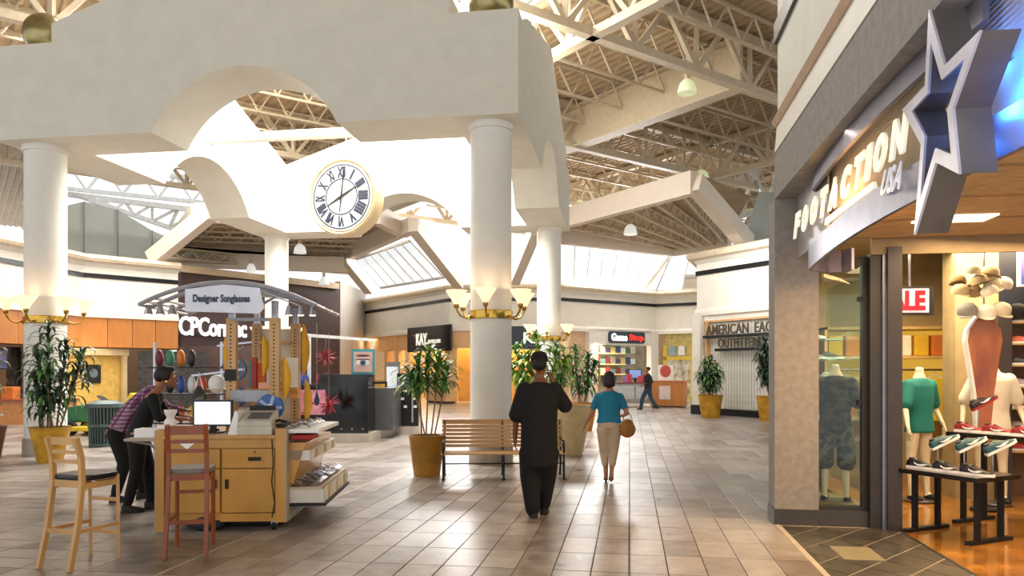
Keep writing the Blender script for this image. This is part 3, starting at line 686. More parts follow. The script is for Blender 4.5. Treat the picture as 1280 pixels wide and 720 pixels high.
# ---------------------------------------------------------------- sneakers
def sneaker_meshes():
    secs = []; n = 14; up = MB(); vs = []; fs = []
    # x along length 0 heel .. .29 toe ; widths and heights
    prof = [(0, .028, .075), (.02, .034, .095), (.05, .036, .102), (.09, .035, .098), (.13, .036, .088), (.17, .041, .07), (.21, .045, .056), (.25, .042, .046), (.275, .03, .036), (.288, .012, .026)]
    for (x, w_, h) in prof:
        for k in range(n):
            a = PI*k/(n-1); vs.append((x, -w_*math.cos(a), .022+(h-.022)*max(0, math.sin(a))**.7))
    for i in range(len(prof)-1):
        for k in range(n-1): fs.append((i*n+k, (i+1)*n+k, (i+1)*n+k+1, i*n+k+1))
    fs.append(tuple(range(n))); fs.append(tuple((len(prof)-1)*n+k for k in range(n-1, -1, -1)))
    up.add(vs, fs)
    so = MB(); P = [(-.008, -.02), (.0, -.032), (.05, -.039), (.12, -.038), (.2, -.047), (.25, -.045), (.285, -.03), (.3, -.008)]
    P = P+[(x, -y) for x, y in reversed(P)]
    so.prism(P, 0, .026)
    sws = []
    for s_ in (-1, 1):
        sw = MB(); sws.append(sw)
        path = [(.215, .047), (.17, .030), (.125, .033), (.095, .048), (.088, .062), (.105, .05), (.135, .045), (.175, .052)]
        n_ = len(path); y0_, y1_ = s_*.036, s_*.0475
        sw.prism(path, y0_, y1_, f=lambda x, z, y: (x, y, z))
    lc = MB()
    for i in range(5): x = .115+i*.022; h = .1-i*.011; lc.box((x, 0, h-.008), (.006, .045, .012))
    co = MB(); co.lathe([(.024, 0), (.03, .008), (.024, .016)], 12, c=(.045, 0, .09))
    return up.mesh('upper'), so.mesh('sole'), [q_.mesh('side_mark') for q_ in sws], lc.mesh('laces'), co.mesh('collar')
SN = sneaker_meshes()
def sneaker(loc, rz, label, group, up, sole='#f2f0ee', mark='#f4f4f4', lace='#222222', tilt=0, s=1.0, detail=True, name='sneaker', rx=0):
    t = thing(name, label, 'shoe', loc, rz, group); t.rotation_euler = (rx, -tilt, rz); t.scale = (s, s, s)
    def pt(nm, me, col, ro=.5):
        key = nm+col; col = col.strip()
        if key not in _m: _m[key] = mat('shoe_'+nm+col.strip('#'), col, ro); 
        me2 = SNC.get(key)
        if me2 is None:
            me2 = me.copy(); me2.materials.clear(); me2.materials.append(_m[key]); SNC[key] = me2
            if nm == 'upper': me2.shade_smooth()
        return obj(nm, me2, _m[key], t)
    pt('upper', SN[0], up, .45); pt('sole', SN[1], sole)
    if detail: pt('side_mark', SN[2][0], mark, .3); pt('side_mark', SN[2][1], mark+' ', .3); pt('laces', SN[3], lace); pt('collar', SN[4], '#15151a')
    return t
SNC = {}
# ---------------------------------------------------------------- black display tables
def shop_table(loc, rz, Lx, Wy, H_, label):
    t = thing('display_table', label, 'table', loc, rz)
    MB().bb(-Lx/2, Lx/2, -Wy/2, Wy/2, H_-.045, H_).build('tabletop', mat('table_black', '#1a1512', .2, coat=.3), t, bevel=.004)
    for x_ in (-Lx/2+.1, Lx/2-.1):
        for y_ in (-Wy/2+.14, Wy/2-.14): MB().bb(x_-.022, x_+.022, y_-.022, y_+.022, .03, H_-.045).build('leg', M_blk, t)
        MB().bb(x_-.03, x_+.03, -Wy/2, Wy/2, 0, .035).build('foot_bar', M_blk, t)
    return t
TA = math.atan2(-.75, .5)
t1 = shop_table((3.14, 7.96, 0), TA, .84, .62, .63, 'low black display table with dark sneakers at the shop entrance')
t2 = shop_table((4.0, 8.25, 0), TA, 1.5, .62, .96, 'tall black display table with red sneakers behind the low one')
def onT(T_, u, v, z): c, s_ = math.cos(T_[1]), math.sin(T_[1]); return (T_[0].x+u*c-v*s_, T_[0].y+u*s_+v*c, z)
T1 = (Vector((3.14, 7.96)), TA); T2 = (Vector((4.0, 8.25)), TA)
ped = 0
pos = ['leftmost', 'middle', 'rightmost']
for i, u in enumerate((-.28, .0, .28)):
    sneaker(onT(T1, u-.12, -.17, .63), TA+R(8), '%s black sneaker with white sole lying flat on the low display table' % pos[i], 'black sneakers on the low table', '#17171c')
    p = onT(T1, u+.02, .12, .63)
    sneaker((p[0]-.07, p[1]-.0, .80), TA+R(60), '%s teal and grey sneaker tilted on a stand over the low display table' % pos[i], 'teal sneakers on the low table', '#27505a', tilt=R(28), lace='#7ba7a6')
    sd = MB().tube([(0, 0, 0), (0, 0, .2)], .008, 6).build('shoe_stand', M_steel); sd.location = (p[0], p[1]+.05, .63)
    tag(sd, '%s clear stand holding a teal sneaker on the low display table' % pos[i], 'stand', 'shoe stands on the low table')
pos4 = ['leftmost', 'second from left', 'third from left', 'rightmost']
for i, u in enumerate((-.62, -.32, -.02, .3)):
    sneaker(onT(T2, u-.1, -.2, .96), TA+R(10), '%s red sneaker with white mark flat on the tall display table' % pos4[i], 'red sneakers on the tall table', '#8c2026', lace='#551015')
    if i == 1: continue
    p = onT(T2, u-.05, .1, .96)
    sneaker((p[0]-.05, p[1], 1.17), TA+R(62), '%s black and red sneaker tilted on a tall stand above the red ones' % pos4[i], 'black sneakers on stands', '#241a20', tilt=R(30), sole='#a02b2b')
    sd = MB().tube([(0, 0, 0), (0, 0, .22)], .008, 6).build('shoe_stand', M_steel); sd.location = (p[0]+.02, p[1]+.04, .96)
    tag(sd, '%s stand holding a black sneaker on the tall display table' % pos4[i], 'stand', 'shoe stands on the tall table')
# shoe wall right: five shelves
cols = ['#1c1c22', '#b9a7b4', '#c0302c', '#d2684a', '#28283a', '#8c8f98', '#3a3a46', '#c9c1b7']
lvl = ['top', 'second', 'third', 'fourth', 'fifth', 'sixth', 'lowest']
for i in range(7):
    z_ = 2.22-i*.27
    o = MB().bb(4.68, 6.3, 10.35, 10.72, z_-.02, z_).build('shoe_shelf', mat('shelf_tan', '#c7a777', .5)); tag(o, '%s shelf of the shoe wall right of the beige pillar' % lvl[i], 'shelf', 'shelves of the shoe wall')
    for j in range(3):
        sneaker((4.78+j*.34, 10.5, z_), R(-20), 'sneaker in %s place along the %s shelf of the right shoe wall' % (['first', 'second', 'third'][j], lvl[i]), 'sneakers on the right shoe wall', cols[(i*3+j*5) % 8], detail=i > 3 and False)
# shelves seen through the display window
for i in range(6):
    z_ = 2.05-i*.28
    o = MB().bb(2.02, 2.9, 11.0, 11.3, z_-.02, z_).build('shoe_shelf', mat('glass_shelf', '#b9c9c4', .3)); tag(o, '%s shelf seen through the display window behind the camouflage mannequin' % lvl[i], 'shelf', 'shelves behind the display window')
    for j in range(3 if i else 1):
        sneaker((2.2+j*.22+(.2 if i == 0 else 0), 11.12, z_), R(-30), 'pale sneaker in %s place on the %s shelf behind the display window' % (['first', 'second', 'third'][j], lvl[i]), 'sneakers behind the display window', ['#cfc9b8', '#b3b0a6', '#8e8f8c', '#6e6a62'][(i+j) % 4], detail=False)
# clothing racks and coloured shelf at the back of the shop
sh = thing('clothes_shelf', 'bright yellow-lit wall shelf with folded shirts at the back of the shop', 'shelf', (3.9, 11.9, 0))
MB().bb(-1.1, .9, -.3, .3, 1.78, 1.82).build('shelf_board', mat('board_yel', '#d9b26a', .5), sh); MB().bb(-1.1, .9, -.3, .3, 2.2, 2.24).build('shelf_board', _m['board_yel'], sh)
for x_ in (-1.1, -.1, .88): MB().bb(x_, x_+.04, -.3, .3, 0, 2.24).build('upright', _m['board_yel'], sh)
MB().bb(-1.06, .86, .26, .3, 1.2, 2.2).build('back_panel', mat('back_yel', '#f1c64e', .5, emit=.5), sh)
MB().tube([(-1.1, -.1, 1.62), (.9, -.1, 1.62)], .015, 8).build('hang_rail', M_steel, sh)
for i, c in enumerate(['#f0c738', '#ef9a2f', '#6fb6bd', '#d9584a', '#f3ead0', '#e8b52a', '#e07c2c', '#f2d24a']):
    o = MB().bb(-.1, .1, -.13, .13, 0, .3).build('folded_shirt', mat('shirt'+c, c, .8), bevel=.02); o.location = (2.98+i*.235, 11.83, 1.82)
    tag(o, 'number %s folded shirt from the left on the yellow-lit shelf, %s' % (['one', 'two', 'three', 'four', 'five', 'six', 'seven', 'eight'][i], ['yellow', 'orange', 'pale blue', 'coral', 'cream', 'mustard', 'dark orange', 'bright yellow'][i]), 'shirt', 'folded shirts on the back shelf')
def hung(loc, col, label, name='hanging_shirt', wd=.2, ln=.62):
    mb = MB(); P = [(-wd*.75, -ln), (wd*.75, -ln), (wd*.8, -.2), (wd*1.25, -.26), (wd*1.35, -.14), (wd*.55, 0), (0, -.03), (-wd*.55, 0), (-wd*1.35, -.14), (-wd*1.25, -.26), (-wd*.8, -.2)]
    mb.prism(P, -.03, .03, f=lambda x, z, y: (x, y, z)); t = thing(name, label, 'shirt', loc, 0, 'shirts on hangers in the shoe shop')
    mb.build('shirt_body', mat('hung'+col, col, .8), t, bevel=.015); MB().tube([(-.15, 0, -.03), (0, 0, .05), (.15, 0, -.03)], .008, 6).build('hanger', M_white, t); MB().tube([(0, 0, .05), (0, 0, .12)], .005, 6).build('hook', M_steel, t)
hung((4.35, 11.78, 1.5), '#f3cf2f', 'bright yellow shirt on a hanger below the yellow-lit shelf')
hung((3.55, 11.78, 1.5), '#e9dcb9', 'cream shirt on a hanger below the yellow-lit shelf'); hung((3.15, 11.78, 1.5), '#c98a48', 'tan shirt on a hanger below the yellow-lit shelf, leftmost')
# tall tapered wooden display stand with caps above it
bd = thing('wood_display', 'tall glossy amber wooden tapered display form hanging beside the teal mannequin', 'display', (4.02, 9.45, 0))
prof = [(.05, .75), (.07, 1.0), (.1, 1.35), (.15, 1.7), (.19, 1.95), (.17, 2.08), (.09, 2.2), (.05, 2.24)]
P = [(r, z) for r, z in prof]+[(-r, z) for r, z in reversed(prof)]
MB().prism(P, -.03, .03, f=lambda x, z, y: (x, y, z)).build('tapered_panel', mat('amber_wood', '#cf7a28', .3, col2='#8a3d0c', var=.3, scale=3, stretch=(1, 1, .3), coat=.3), bd, bevel=.01)
P2 = [(x-.03, z) for x, z in P[8:]]+[(x-.0, z) for x, z in reversed(P[8:])]
MB().prism(P2, -.045, .045, f=lambda x, z, y: (x, y, z)).build('edge_band', M_white, bd)
MB().cyl((0, 0, 0), .14, .03, 20).build('foot', M_blk, bd); MB().cyl((0, 0, .03), .02, .75, 8).build('post', M_steel, bd)
MB().bar((0, 0, 2.2), (0, 0, 3.35), .015).build('hanging_wire', M_steel, bd)
def cap_obj(loc, rz, col, label, tilt=0, s=1):
    t = thing('baseball_cap', label, 'cap', loc, rz, 'caps in the hanging cluster'); t.rotation_euler = (tilt, 0, rz); t.scale = (s, s, s)
    MB().lathe([(.09, 0), (.093, .03), (.085, .07), (.06, .1), (.02, .115), (.004, .118)], 16).build('crown', mat('cap'+col, col, .8), t, smooth=True)
    P = [(.07*math.cos(a), .05+.10*math.sin(a)) for a in [PI*i/10 for i in range(11)]]; MB().prism(P, 0, .008).build('brim', _m['cap'+col], t)
random.seed(3)
cc = ['#d8c9a6', '#bda277', '#efe6d2', '#8e7447', '#cdb68d', '#e2d7bb']
for i in range(13):
    a = i*2.4; r_ = .08+.17*((i % 5)/4); row = i//5
    cap_obj((3.98+r_*math.cos(a)*1.1, 9.35+r_*math.sin(a)*.7, 2.5+.1*row-(.02*(i % 3))), a, cc[i % 6], '%s cap number %s in the hanging cluster above the wooden display' % (['sand', 'tan', 'ivory', 'olive brown', 'khaki', 'cream'][i % 6], ['one', 'two', 'three', 'four', 'five', 'six', 'seven', 'eight', 'nine', 'ten', 'eleven', 'twelve', 'thirteen'][i]), tilt=R(25*math.sin(i)))
for i, (dx, c, n_) in enumerate(((-.24, '#8f8a84', 'grey'), (-.05, '#f2ead8', 'white'), (.1, '#d9cbb0', 'beige'), (.27, '#1c1a1b', 'black'))):
    cap_obj((3.98+dx, 9.2, 2.24-.02*(i % 2)), PI+R(20*i-30), c, '%s cap on the row just under the hanging cluster' % n_, tilt=R(-20), s=1.15)

lamp('AREA', (2.5, 9.3, 3.2), 30, (1, .85, .65), .8, 1.2, target=(2.3, 9.2, 0), name='window_display_light')  # added lamp that lifts the mannequin behind the reflective glass
# ---------------------------------------------------------------- mannequins
def mannequin(loc, rz, label, shirt, pants, arm=0, hasshirt=True, skin='#e9dcc0', sl=.25, hgt=1.0):
    t = thing('mannequin', label, 'mannequin', loc, rz, 'shop mannequins'); t.scale = (hgt, hgt, hgt)
    Ms = mat('manq'+skin, skin, .45)
    b = [('l', [(0, 0, .92, .15, .1), (0, 0, 1.08, .125, .085), (0, 0, 1.25, .16, .1), (0, 0, 1.4, .17, .095), (0, 0, 1.47, .1, .07), (0, 0, 1.56, .052, .052), (0, 0, 1.63, .045, .045)])]
    for s_ in (-1, 1):
        b += [('c', (s_*.09, 0, .88), (s_*.11, .02, .5), .085, .055), ('c', (s_*.11, .02, .5), (s_*.12, 0, .09), .052, .034), ('c', (s_*.12, 0, .05), (s_*.13, -.13, .035), .038, .028)]
        e = (s_*.27, .05, 1.14); h = (s_*.31, -.06, .92)
        if arm and s_ < 0: e = (-.27, -.06, 1.14); h = (-.36, -.2, .9)
        b += [('c', (s_*.17, 0, 1.42), e, .052, .04), ('c', e, h, .038, .024)]
        h = Vector(h); b += [('e', tuple(h+Vector((0, -.01, -.05))), (.02, .035, .045))]
        for k in range(4): b.append(('c', tuple(h+Vector((0, -.03+.018*k, -.08))), tuple(h+Vector((s_*-.01, -.035+.018*k, -.15))), .009, .007))
        b.append(('c', tuple(h+Vector((0, -.035, -.05))), tuple(h+Vector((0, -.065, -.09))), .01, .008))
    obj('body', blob(b, .012, 4), Ms, t)
    if hasshirt:
        c = [('l', [(0, 0, .83, .2, .14), (0, 0, 1.05, .17, .125), (0, 0, 1.25, .19, .13), (0, 0, 1.4, .195, .12), (0, 0, 1.475, .13, .09), (0, 0, 1.5, .07, .07)])]
        for s_ in (-1, 1):
            e = Vector((s_*.27, .05, 1.14)) if not (arm and s_ < 0) else Vector((-.27, -.06, 1.14)); a = Vector((s_*.17, 0, 1.41))
            c.append(('c', tuple(a), tuple(a.lerp(e, .85)), .075, .08))
        obj('shirt', blob(c, .014, 5), shirt, t)
    if pants:
        c = [('l', [(0, 0, .84, .175, .12), (0, 0, .95, .165, .115), (0, 0, .99, .16, .11)])]
        for s_ in (-1, 1): c += [('c', (s_*.09, 0, .86), (s_*.12, 0, .6), .11, .105), ('c', (s_*.12, 0, .6), (s_*.12, 0, .47), .105, .11)]
        obj('shorts', blob(c, .014, 5), pants, t)
    for s_ in (-1, 1): MB().ball((s_*.125, -.06, .035), (.045, .12, .04), 12, 8).build('shoe', M_blk, t, smooth='all')
    MB().cyl((0, 0, 0), .2, .012, 24).build('base_disc', M_steel, t)
    return t
camo = mat('camo', '#3f3a2e', .85, col2='#0c0b0a', scale=14, lo=.45, hi=.55); camo2 = mat('camo_olive', '#56563c', .85, col2='#15160f', scale=12, lo=.45, hi=.55)
o = mannequin((2.26, 8.9, .16), R(160), 'headless mannequin in dark camouflage shirt and olive shorts behind the display window', camo, camo2, hgt=.93)
o = mannequin((3.52, 10.0, 0.02), R(25), 'headless mannequin in teal t-shirt with one arm hanging forward', mat('teal_cloth', '#12736a', .8), None, arm=1, hgt=1.0)
o = mannequin((3.35, 10.75, 0.02), R(10), 'headless mannequin in beige t-shirt just behind the teal one', mat('beige_cloth', '#d9c49c', .8), mat('dk_short', '#3a3230', .8), hgt=1.0)
o = mannequin((4.3, 9.9, 0.02), R(-10), 'cream mannequin in white jacket right of the wooden display', mat('white_cloth', '#f0ead8', .8), None, hgt=1.05)
# ---------------------------------------------------------------- shops across the hall
M_opan = mat('peach_panel', '#e3b27c', .4, var=.06, scale=3)
M_back = mat('warm_back', '#e0a552', .6, var=.1, scale=1)
def V2(a): return Vector((a[0], a[1]))
def panel_row(p, q, z0, z1, n, m_, parent, th=.05, gap=.02, name='wood_panel', off=0):
    p, q = V2(p), V2(q); d = (q-p); L_ = d.length; u = d/L_; nr = Vector((u.y, -u.x)); me = MB().bb(-L_/n/2+gap/2, L_/n/2-gap/2, -th/2, th/2, 0, z1-z0).mesh(name)
    for i in range(n):
        c = p+d*((i+.5)/n)+nr*off; o = obj(name, me, m_, parent); o.location = (c.x, c.y, z0); o.rotation_euler = (0, 0, math.atan2(u.y, u.x))
def wallseg(name, p, q, z0, z1, m_, th=.15, off=0, kind='structure', parent=None):
    p, q = V2(p), V2(q); u = (q-p).normalized(); nr = Vector((u.y, -u.x)); c = (p+q)/2+nr*off
    o = MB().bb(-(q-p).length/2, (q-p).length/2, -th/2, th/2, z0, z1).build(name, m_, parent, kind=kind if not parent else None)
    o.location = (c.x, c.y, 0); o.rotation_euler = (0, 0, math.atan2(u.y, u.x)); return o
def along(p, q, t, off=0): p, q = V2(p), V2(q); u = (q-p).normalized(); c = p+(q-p)*t+Vector((u.y, -u.x))*off; return (c.x, c.y), math.atan2(u.y, u.x)
# --- left shops: orange panel band, dark marble tiles, lit window
LA, LB, LC = (-19.6, 9), (-19.9, 25.2), (-17.85, 28)
hdr = wallseg('wall_left', LA, LB, 2.45, 3.65, mat('band_back', '#7a4a24', .6), off=-.15); wallseg('header_back', LB, LC, 2.45, 3.65, _m['band_back'], off=-.15, parent=hdr)
bpy.context.view_layer.update()
hdr.children[0].matrix_parent_inverse = hdr.matrix_world.inverted()
grp = hdr
def wparent(o, par): o.parent = par; o.matrix_parent_inverse = par.matrix_world.inverted()
holder = MB().bb(-20.2, -19.9, 9, 25, 2.4, 2.46).build('trim_5', mat('trim_d', '#5d3a1e', .5), kind='structure')
panel_row((-19.6, 12), LB, 2.5, 3.6, 13, M_owood, holder); panel_row(LB, LC, 2.5, 3.6, 4, M_owood, holder)
mar = mat('dark_marble', '#4b443f', .2, col2='#2b2725', scale=4)
mw = wallseg('wall_left', (-20.4, 22.4), (-20.5, 23.6), 0, 2.45, mar)
tl_ = MB().bb(-20.5, -20.4, 24.9, 25.0, 0, 2.4).build('trim_6', mar, kind='structure')
for r_ in range(6): panel_row((-20.1, 22.6), (-20.0, 24.0), r_*.4, r_*.4+.395, 3, mar, tl_, name='marble_tile', gap=.01)
P5, P6 = (-19.5, 26.6), (-16.9, 30.0)
for r_ in range(6): panel_row((-18.9, 27.0), (-17.3, 29.2), r_*.4, r_*.4+.395, 5, mar, tl_, name='marble_tile', gap=.01)
wallseg('wall_left', (-20.1, 24.0), (-19.0, 26.9), 0, 2.45, mat('gold_wall', '#d8b25c', .5, var=.1), off=-.5)
wallseg('wall_left', (-24, 12), (-22.5, 30), 0, 3.5, mat('left_back', '#a8784e', .6, var=.2, scale=1.2))
wf_ = thing('framed_poster', 'dark framed poster with pale round emblem on the gold wall', 'poster', (*along((-20.1, 24.0), (-19.0, 26.9), .55, -.38)[0], 1.5), math.atan2(2.9, 1.1))
MB().bb(-.28, .28, -.03, .03, -.35, .35).build('frame', M_blk, wf_); MB().ball((0, -.035, .02), (.16, .01, .17), 16, 10).build('emblem', mat('emb', '#5e6f73', .5), wf_)
wd_ = thing('window_frame_display', 'pale stone frame round the lit gold shop window', 'frame', (*along((-20.1, 24.0), (-19.0, 26.9), .5, -.2)[0], 0), math.atan2(2.9, 1.1)); wd_.name = 'shop_window_frame'
for x_ in (-1.35, 1.2): MB().bb(x_, x_+.15, -.08, .08, 0, 2.4).build('jamb', mat('stone_pale', '#c9b48c', .5), wd_)
MB().bb(-1.4, 1.4, -.12, .12, 2.2, 2.44).build('lintel', _m['stone_pale'], wd_)
lamp('AREA', (-19.0, 24.0, 2.3), 45, (1, .8, .5), 1.5, 1.5, target=(-20, 25.5, 1.0), name='shop_light')
lamp('AREA', (3.2, 25.6, 5.6), 90, (1, .98, .95), 2, 2, target=(4.2, 27.3, 2), name='beadboard_fill')  # added lamp to brighten the beadboard wall, no fitting modelled
lamp('AREA', (-20.8, 19.5, 3.1), 60, (1, .78, .5), 2, 4, target=(-20.8, 19.5, 0), name='shop_light')
# counters and bright stock at the far left
for i, (x_, y_, w_, h_, c, lb) in enumerate(((-17.9, 20.6, 2.2, .75, '#c98a50', 'orange brown shop counter at the far left edge behind the column'),)):
    t = thing('shop_counter', lb, 'counter', (x_, y_, 0), R(20))
    MB().bb(-w_/2, w_/2, -.35, .35, 0, h_-.06).build('body', mat('counter_or', c, .5), t); MB().bb(-w_/2-.05, w_/2+.05, -.4, .4, h_-.06, h_).build('countertop', mat('ctop_red', '#9c4f35', .3), t)
for i, c in enumerate(('#e8863c', '#cf5b30', '#e9b36a')):
    o = MB().bb(-.2, .2, -.15, .15, 0, .38).build('merchandise_box', mat('mb'+c, c, .5), bevel=.01); o.location = (-18.5+i*.62, 20.4+i*.22, .75); tag(o, '%s carton standing on the far left shop counter' % ('orange', 'red orange', 'pale amber')[i], 'box', 'cartons on the far left counter')
o = thing('wall_poster', 'purple and blue landscape poster on the far left shop wall', 'poster', (-20.6, 21.2, 2.0), R(75))
MB().bb(-1.1, 1.1, -.03, .03, -.35, .35).build('frame', M_dark, o); MB().bb(-1.05, 1.05, -.05, -.03, -.3, .3).build('picture', mat('pic_purple', '#7d7aa0', .4, col2='#3a4668', scale=2), o)
# lettering on the brown wall
u = (BR1-BR0); u.z = 0; ul = u.normalized(); nr = Vector((ul.y, -ul.x, 0))
for ch, px in (('C', 235), ('P', 252), ('C', 267), ('o', 277), ('r', 283), ('n', 290), ('i', 296), ('n', 301), ('c', 308)):
    pass
me = text_mesh('CPCorninc', .9, .08, .02, spacing=.95); fit(me, 3.35, .85)
# survey: letters run from x=-13.2 to -10.4 on the brown wall
c_ = W(266, 409, 34.6); k_ = (c_-BR0).dot(ul); c_ = BR0+ul*k_+nr*.28
sgn = thing('shop_lettering', 'white block lettering on the dark brown shop wall behind the sunglasses kiosk', 'sign', (c_.x, c_.y, 3.6), math.atan2(ul.y, ul.x))
o = obj('lettering', me, mat('sign_white', '#ffffff', .4, emit=.8), sgn); o.matrix_local = Matrix.Rotation(PI/2, 4, 'X')
MB().bb(-1.7, 1.7, .05, .09, -.4, -.3).build('rail', M_dark, sgn)
# CPI shop front below lettering: dim interior with stock
wallseg('wall_back', (BR0.x+.2, BR0.y-.3), (BR0.x+3.4, BR0.y+.6), 0, 2.7, mat('shop_mauve', '#6d5550', .6, var=.15, scale=2))
# ---------------------------------------------------------------- jewellery shop
kw = MB().sweep([tuple(KA), tuple(KB), tuple(KC)], [(-.2, 2.75), (-.1, 2.75), (-.1, 3.88), (-.2, 3.88)]).build('wall_back', M_opan, kind='structure')
n1 = 7; panel_row(KA, KB, 2.75, 3.88, 9, M_opan, kw, off=-.05); panel_row(KB, KC, 2.75, 3.88, 5, M_opan, kw, off=-.05)
def pt(t, off=0): return along(KA, KB, t, off)
jb = wallseg('wall_back', KA, KB, 0, 3.6, M_back, off=-3.2); wallseg('wall_back', KB, KC, 0, 3.6, M_back, off=-3.0)
MB().add([(KA.x, KA.y, 3.7), (KB.x, KB.y, 3.7), (KC.x, KC.y, 3.7), (KC.x, KC.y+5, 3.7), (KA.x+2, KA.y+4, 3.7)], [(0, 1, 2, 3, 4)]).build('ceiling', M_wall, kind='structure')
for t_ in (.02, .3, .44): c, a = pt(t_, -.2); o = MB().bb(-.2, .2, -.2, .2, 0, 2.8).build('trim_7', M_opan, kind='structure'); o.location = (*c, 0); o.rotation_euler = (0, 0, a)
c, a = pt(.98, -.2); o = MB().bb(-.25, .25, -.2, .2, 0, 2.8).build('trim_8', M_opan, kind='structure'); o.location = (*c, 0); o.rotation_euler = (0, 0, a)
def shop_sign(loc, a, w_, h_, label, txt, tw, th_, sub=None, dx=0, col='#101218'):
    t = thing('shop_sign', label, 'sign', loc, a); MB().bb(-w_/2, w_/2, -.06, .06, -h_/2, h_/2).build('board', mat('board'+col, col, .15), t)
    me = text_mesh(txt, .6, .04, .01); fit(me, tw, th_); o = obj('lettering', me, mat('let_cream', '#f5f1e2', .4, emit=.7), t); o.matrix_local = Matrix.Translation((dx, -.1, 0))@Matrix.Rotation(PI/2, 4, 'X')
    if sub: me = text_mesh(sub, .3, .03); fit(me, tw*1.1, th_*.4); o = obj('lettering', me, _m['let_cream'], t); o.matrix_local = Matrix.Translation((dx+tw*1.15, -.1, -th_*.28))@Matrix.Rotation(PI/2, 4, 'X')
    return t
q0 = along(KA, KB, .62, .1)[0]; q1 = KB
shop_sign((*along(KA, KB, .815, .12)[0], 3.27), pt(0)[1], 4.5, 1.3, 'glossy black KAY sign above the planter with the tall spiky plants', 'KAY', 1.15, .62, 'JEWELERS', dx=-.6)
qq = W(666, 420, 37.5)
shop_sign((qq.x, KB.y+.25, 3.25), math.atan2(KC.y-KB.y, KC.x-KB.x), 2.6, 1.15, 'glossy black KAY sign between the two right-hand columns', 'KAY', 1.6, .55, dx=.35, col='#14202a')
for t_, lb in ((.32, 'left of the dark info stand'), (.5, 'behind the tall spiky plants'), (.93, 'just left of the bench column')):
    c, a = pt(t_, .1); t = thing('jewellery_counter', 'lit glass-topped jewellery counter %s' % lb, 'counter', (*c, 0), a)
    MB().bb(-1.0, 1.0, -.3, .3, .1, .8).build('body', M_opan, t); MB().bb(-1.0, 1.0, -.3, .3, .8, 1.05).build('glass_case', glass('case_glass', '#e8f0e4'), t); MB().bb(-.95, .95, -.25, .25, 0, .1).build('plinth', M_dark, t)
    MB().bb(-1.0, 1.0, -.32, .32, 1.05, 1.08).build('top_rail', M_gold, t)
lamp('AREA', (-9.5, 40, 3.5), 300, (1, .8, .45), 4, 2, target=(-9.5, 40, 0), name='shop_light'); lamp('AREA', (-13.5, 44, 3.5), 300, (1, .8, .45), 4, 2, target=(-13.5, 44, 0), name='shop_light'); lamp('AREA', (-5.5, 39.5, 3.5), 240, (1, .8, .5), 3, 2, target=(-5.5, 39.5, 0), name='shop_light')
# peach panels beside the second sign
pk = wallseg('wall_back', (W(712, 420, 38).x, 38.0), (W(746, 420, 39).x, 39.4), 0, 3.75, mat('peach_wall', '#e8c4a0', .5))
# ---------------------------------------------------------------- game shop
GA = along(KC, KD, .25)[0]; ga = math.atan2(KD.y-KC.y, KD.x-KC.x)
gw = MB().bb(1.9, 6, -.12, .12, 3.72, 3.78).build('wall_back', M_wall, kind='structure'); gw.location = (KC.x, KC.y, 0); gw.rotation_euler = (0, 0, ga)
GL = (KD-KC).length
for x_, w_ in ((1.7, .35), (GL-.5, .55)): MB().bb(x_, x_+w_, -.15, .2, 0, 3.75).build('pilaster', M_wall, gw)
MB().bb(1.9, GL, -.1, .1, 2.95, 3.75).build('header', M_wall, gw)
MB().bb(1.9, GL+2.5, 2.4, 2.5, 0, 3.75).build('back_wall', mat('game_back', '#b3a58c', .6, var=.2, scale=2), gw)
for i, z_ in enumerate((2.55, 1.95, 1.4)):
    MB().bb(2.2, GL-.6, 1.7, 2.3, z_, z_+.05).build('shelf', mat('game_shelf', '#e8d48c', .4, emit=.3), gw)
lm = [(-1, 41.0), ]
lamp('AREA', (GA[0]+1.0, GA[1]+1.6, 2.9), 160, (1, .9, .7), 3, 1.2, target=(GA[0]+.3, GA[1]+1.6, 0), name='shop_light')
random.seed(5)
gc = ['#3c6b4a', '#c6b26a', '#7a2f2a', '#d8d2bf', '#28466e', '#8d8b80', '#b9402f', '#dfe3e6', '#4a3a5c', '#5e8a8f']
def loc_g(x, y, z): c, s_ = math.cos(ga), math.sin(ga); return (KC.x+x*c-y*s_, KC.y+x*s_+y*c, z)
gm = {}
ordn = ['leftmost', 'first', 'second', 'third', 'fourth', 'fifth', 'sixth', 'seventh', 'eighth', 'ninth', 'tenth', 'eleventh']
for r_, z_ in enumerate((2.6, 2.0, 1.45)):
    for i in range(12):
        c = gc[(i*3+r_*4) % 10]; w_ = .34; h_ = .28+.1*((i*7+r_) % 3)/2
        o = MB().bb(-w_/2, w_/2, -.05, .05, 0, h_).build('game_box', mat('gb'+c, c, .4)); o.location = loc_g(2.45+i*.37, 1.85, z_); o.rotation_euler = (0, 0, ga)
        tag(o, '%s boxed game from the left on the %s shelf of the video game shop' % (ordn[i], ['top', 'middle', 'bottom'][r_]), 'box', 'boxed games on the video game shop shelves')
gs2 = thing('game_shop_sign', 'rounded white GAMESTOP sign, its second half in red', 'sign', loc_g(4.25, -.2, 3.36), ga)
bx = [(x, z) for x, z in ((-1.15, -.3), (1.15, -.3), (1.25, -.2), (1.25, .2), (1.15, .3), (-1.15, .3), (-1.25, .2), (-1.25, -.2))]
MB().prism(bx, 0, .1, f=lambda x, z, y: (x, y, z)).build('sign_body', mat('gs_dark', '#26333f', .4), gs2)
me = text_mesh('Game', .5, .04, .02); fit(me, 1.1, .4); o = obj('lettering', me, mat('gs_white', '#f4f8fa', .4, emit=.7), gs2); o.matrix_local = Matrix.Translation((-.6, -.04, 0))@Matrix.Rotation(PI/2, 4, 'X')
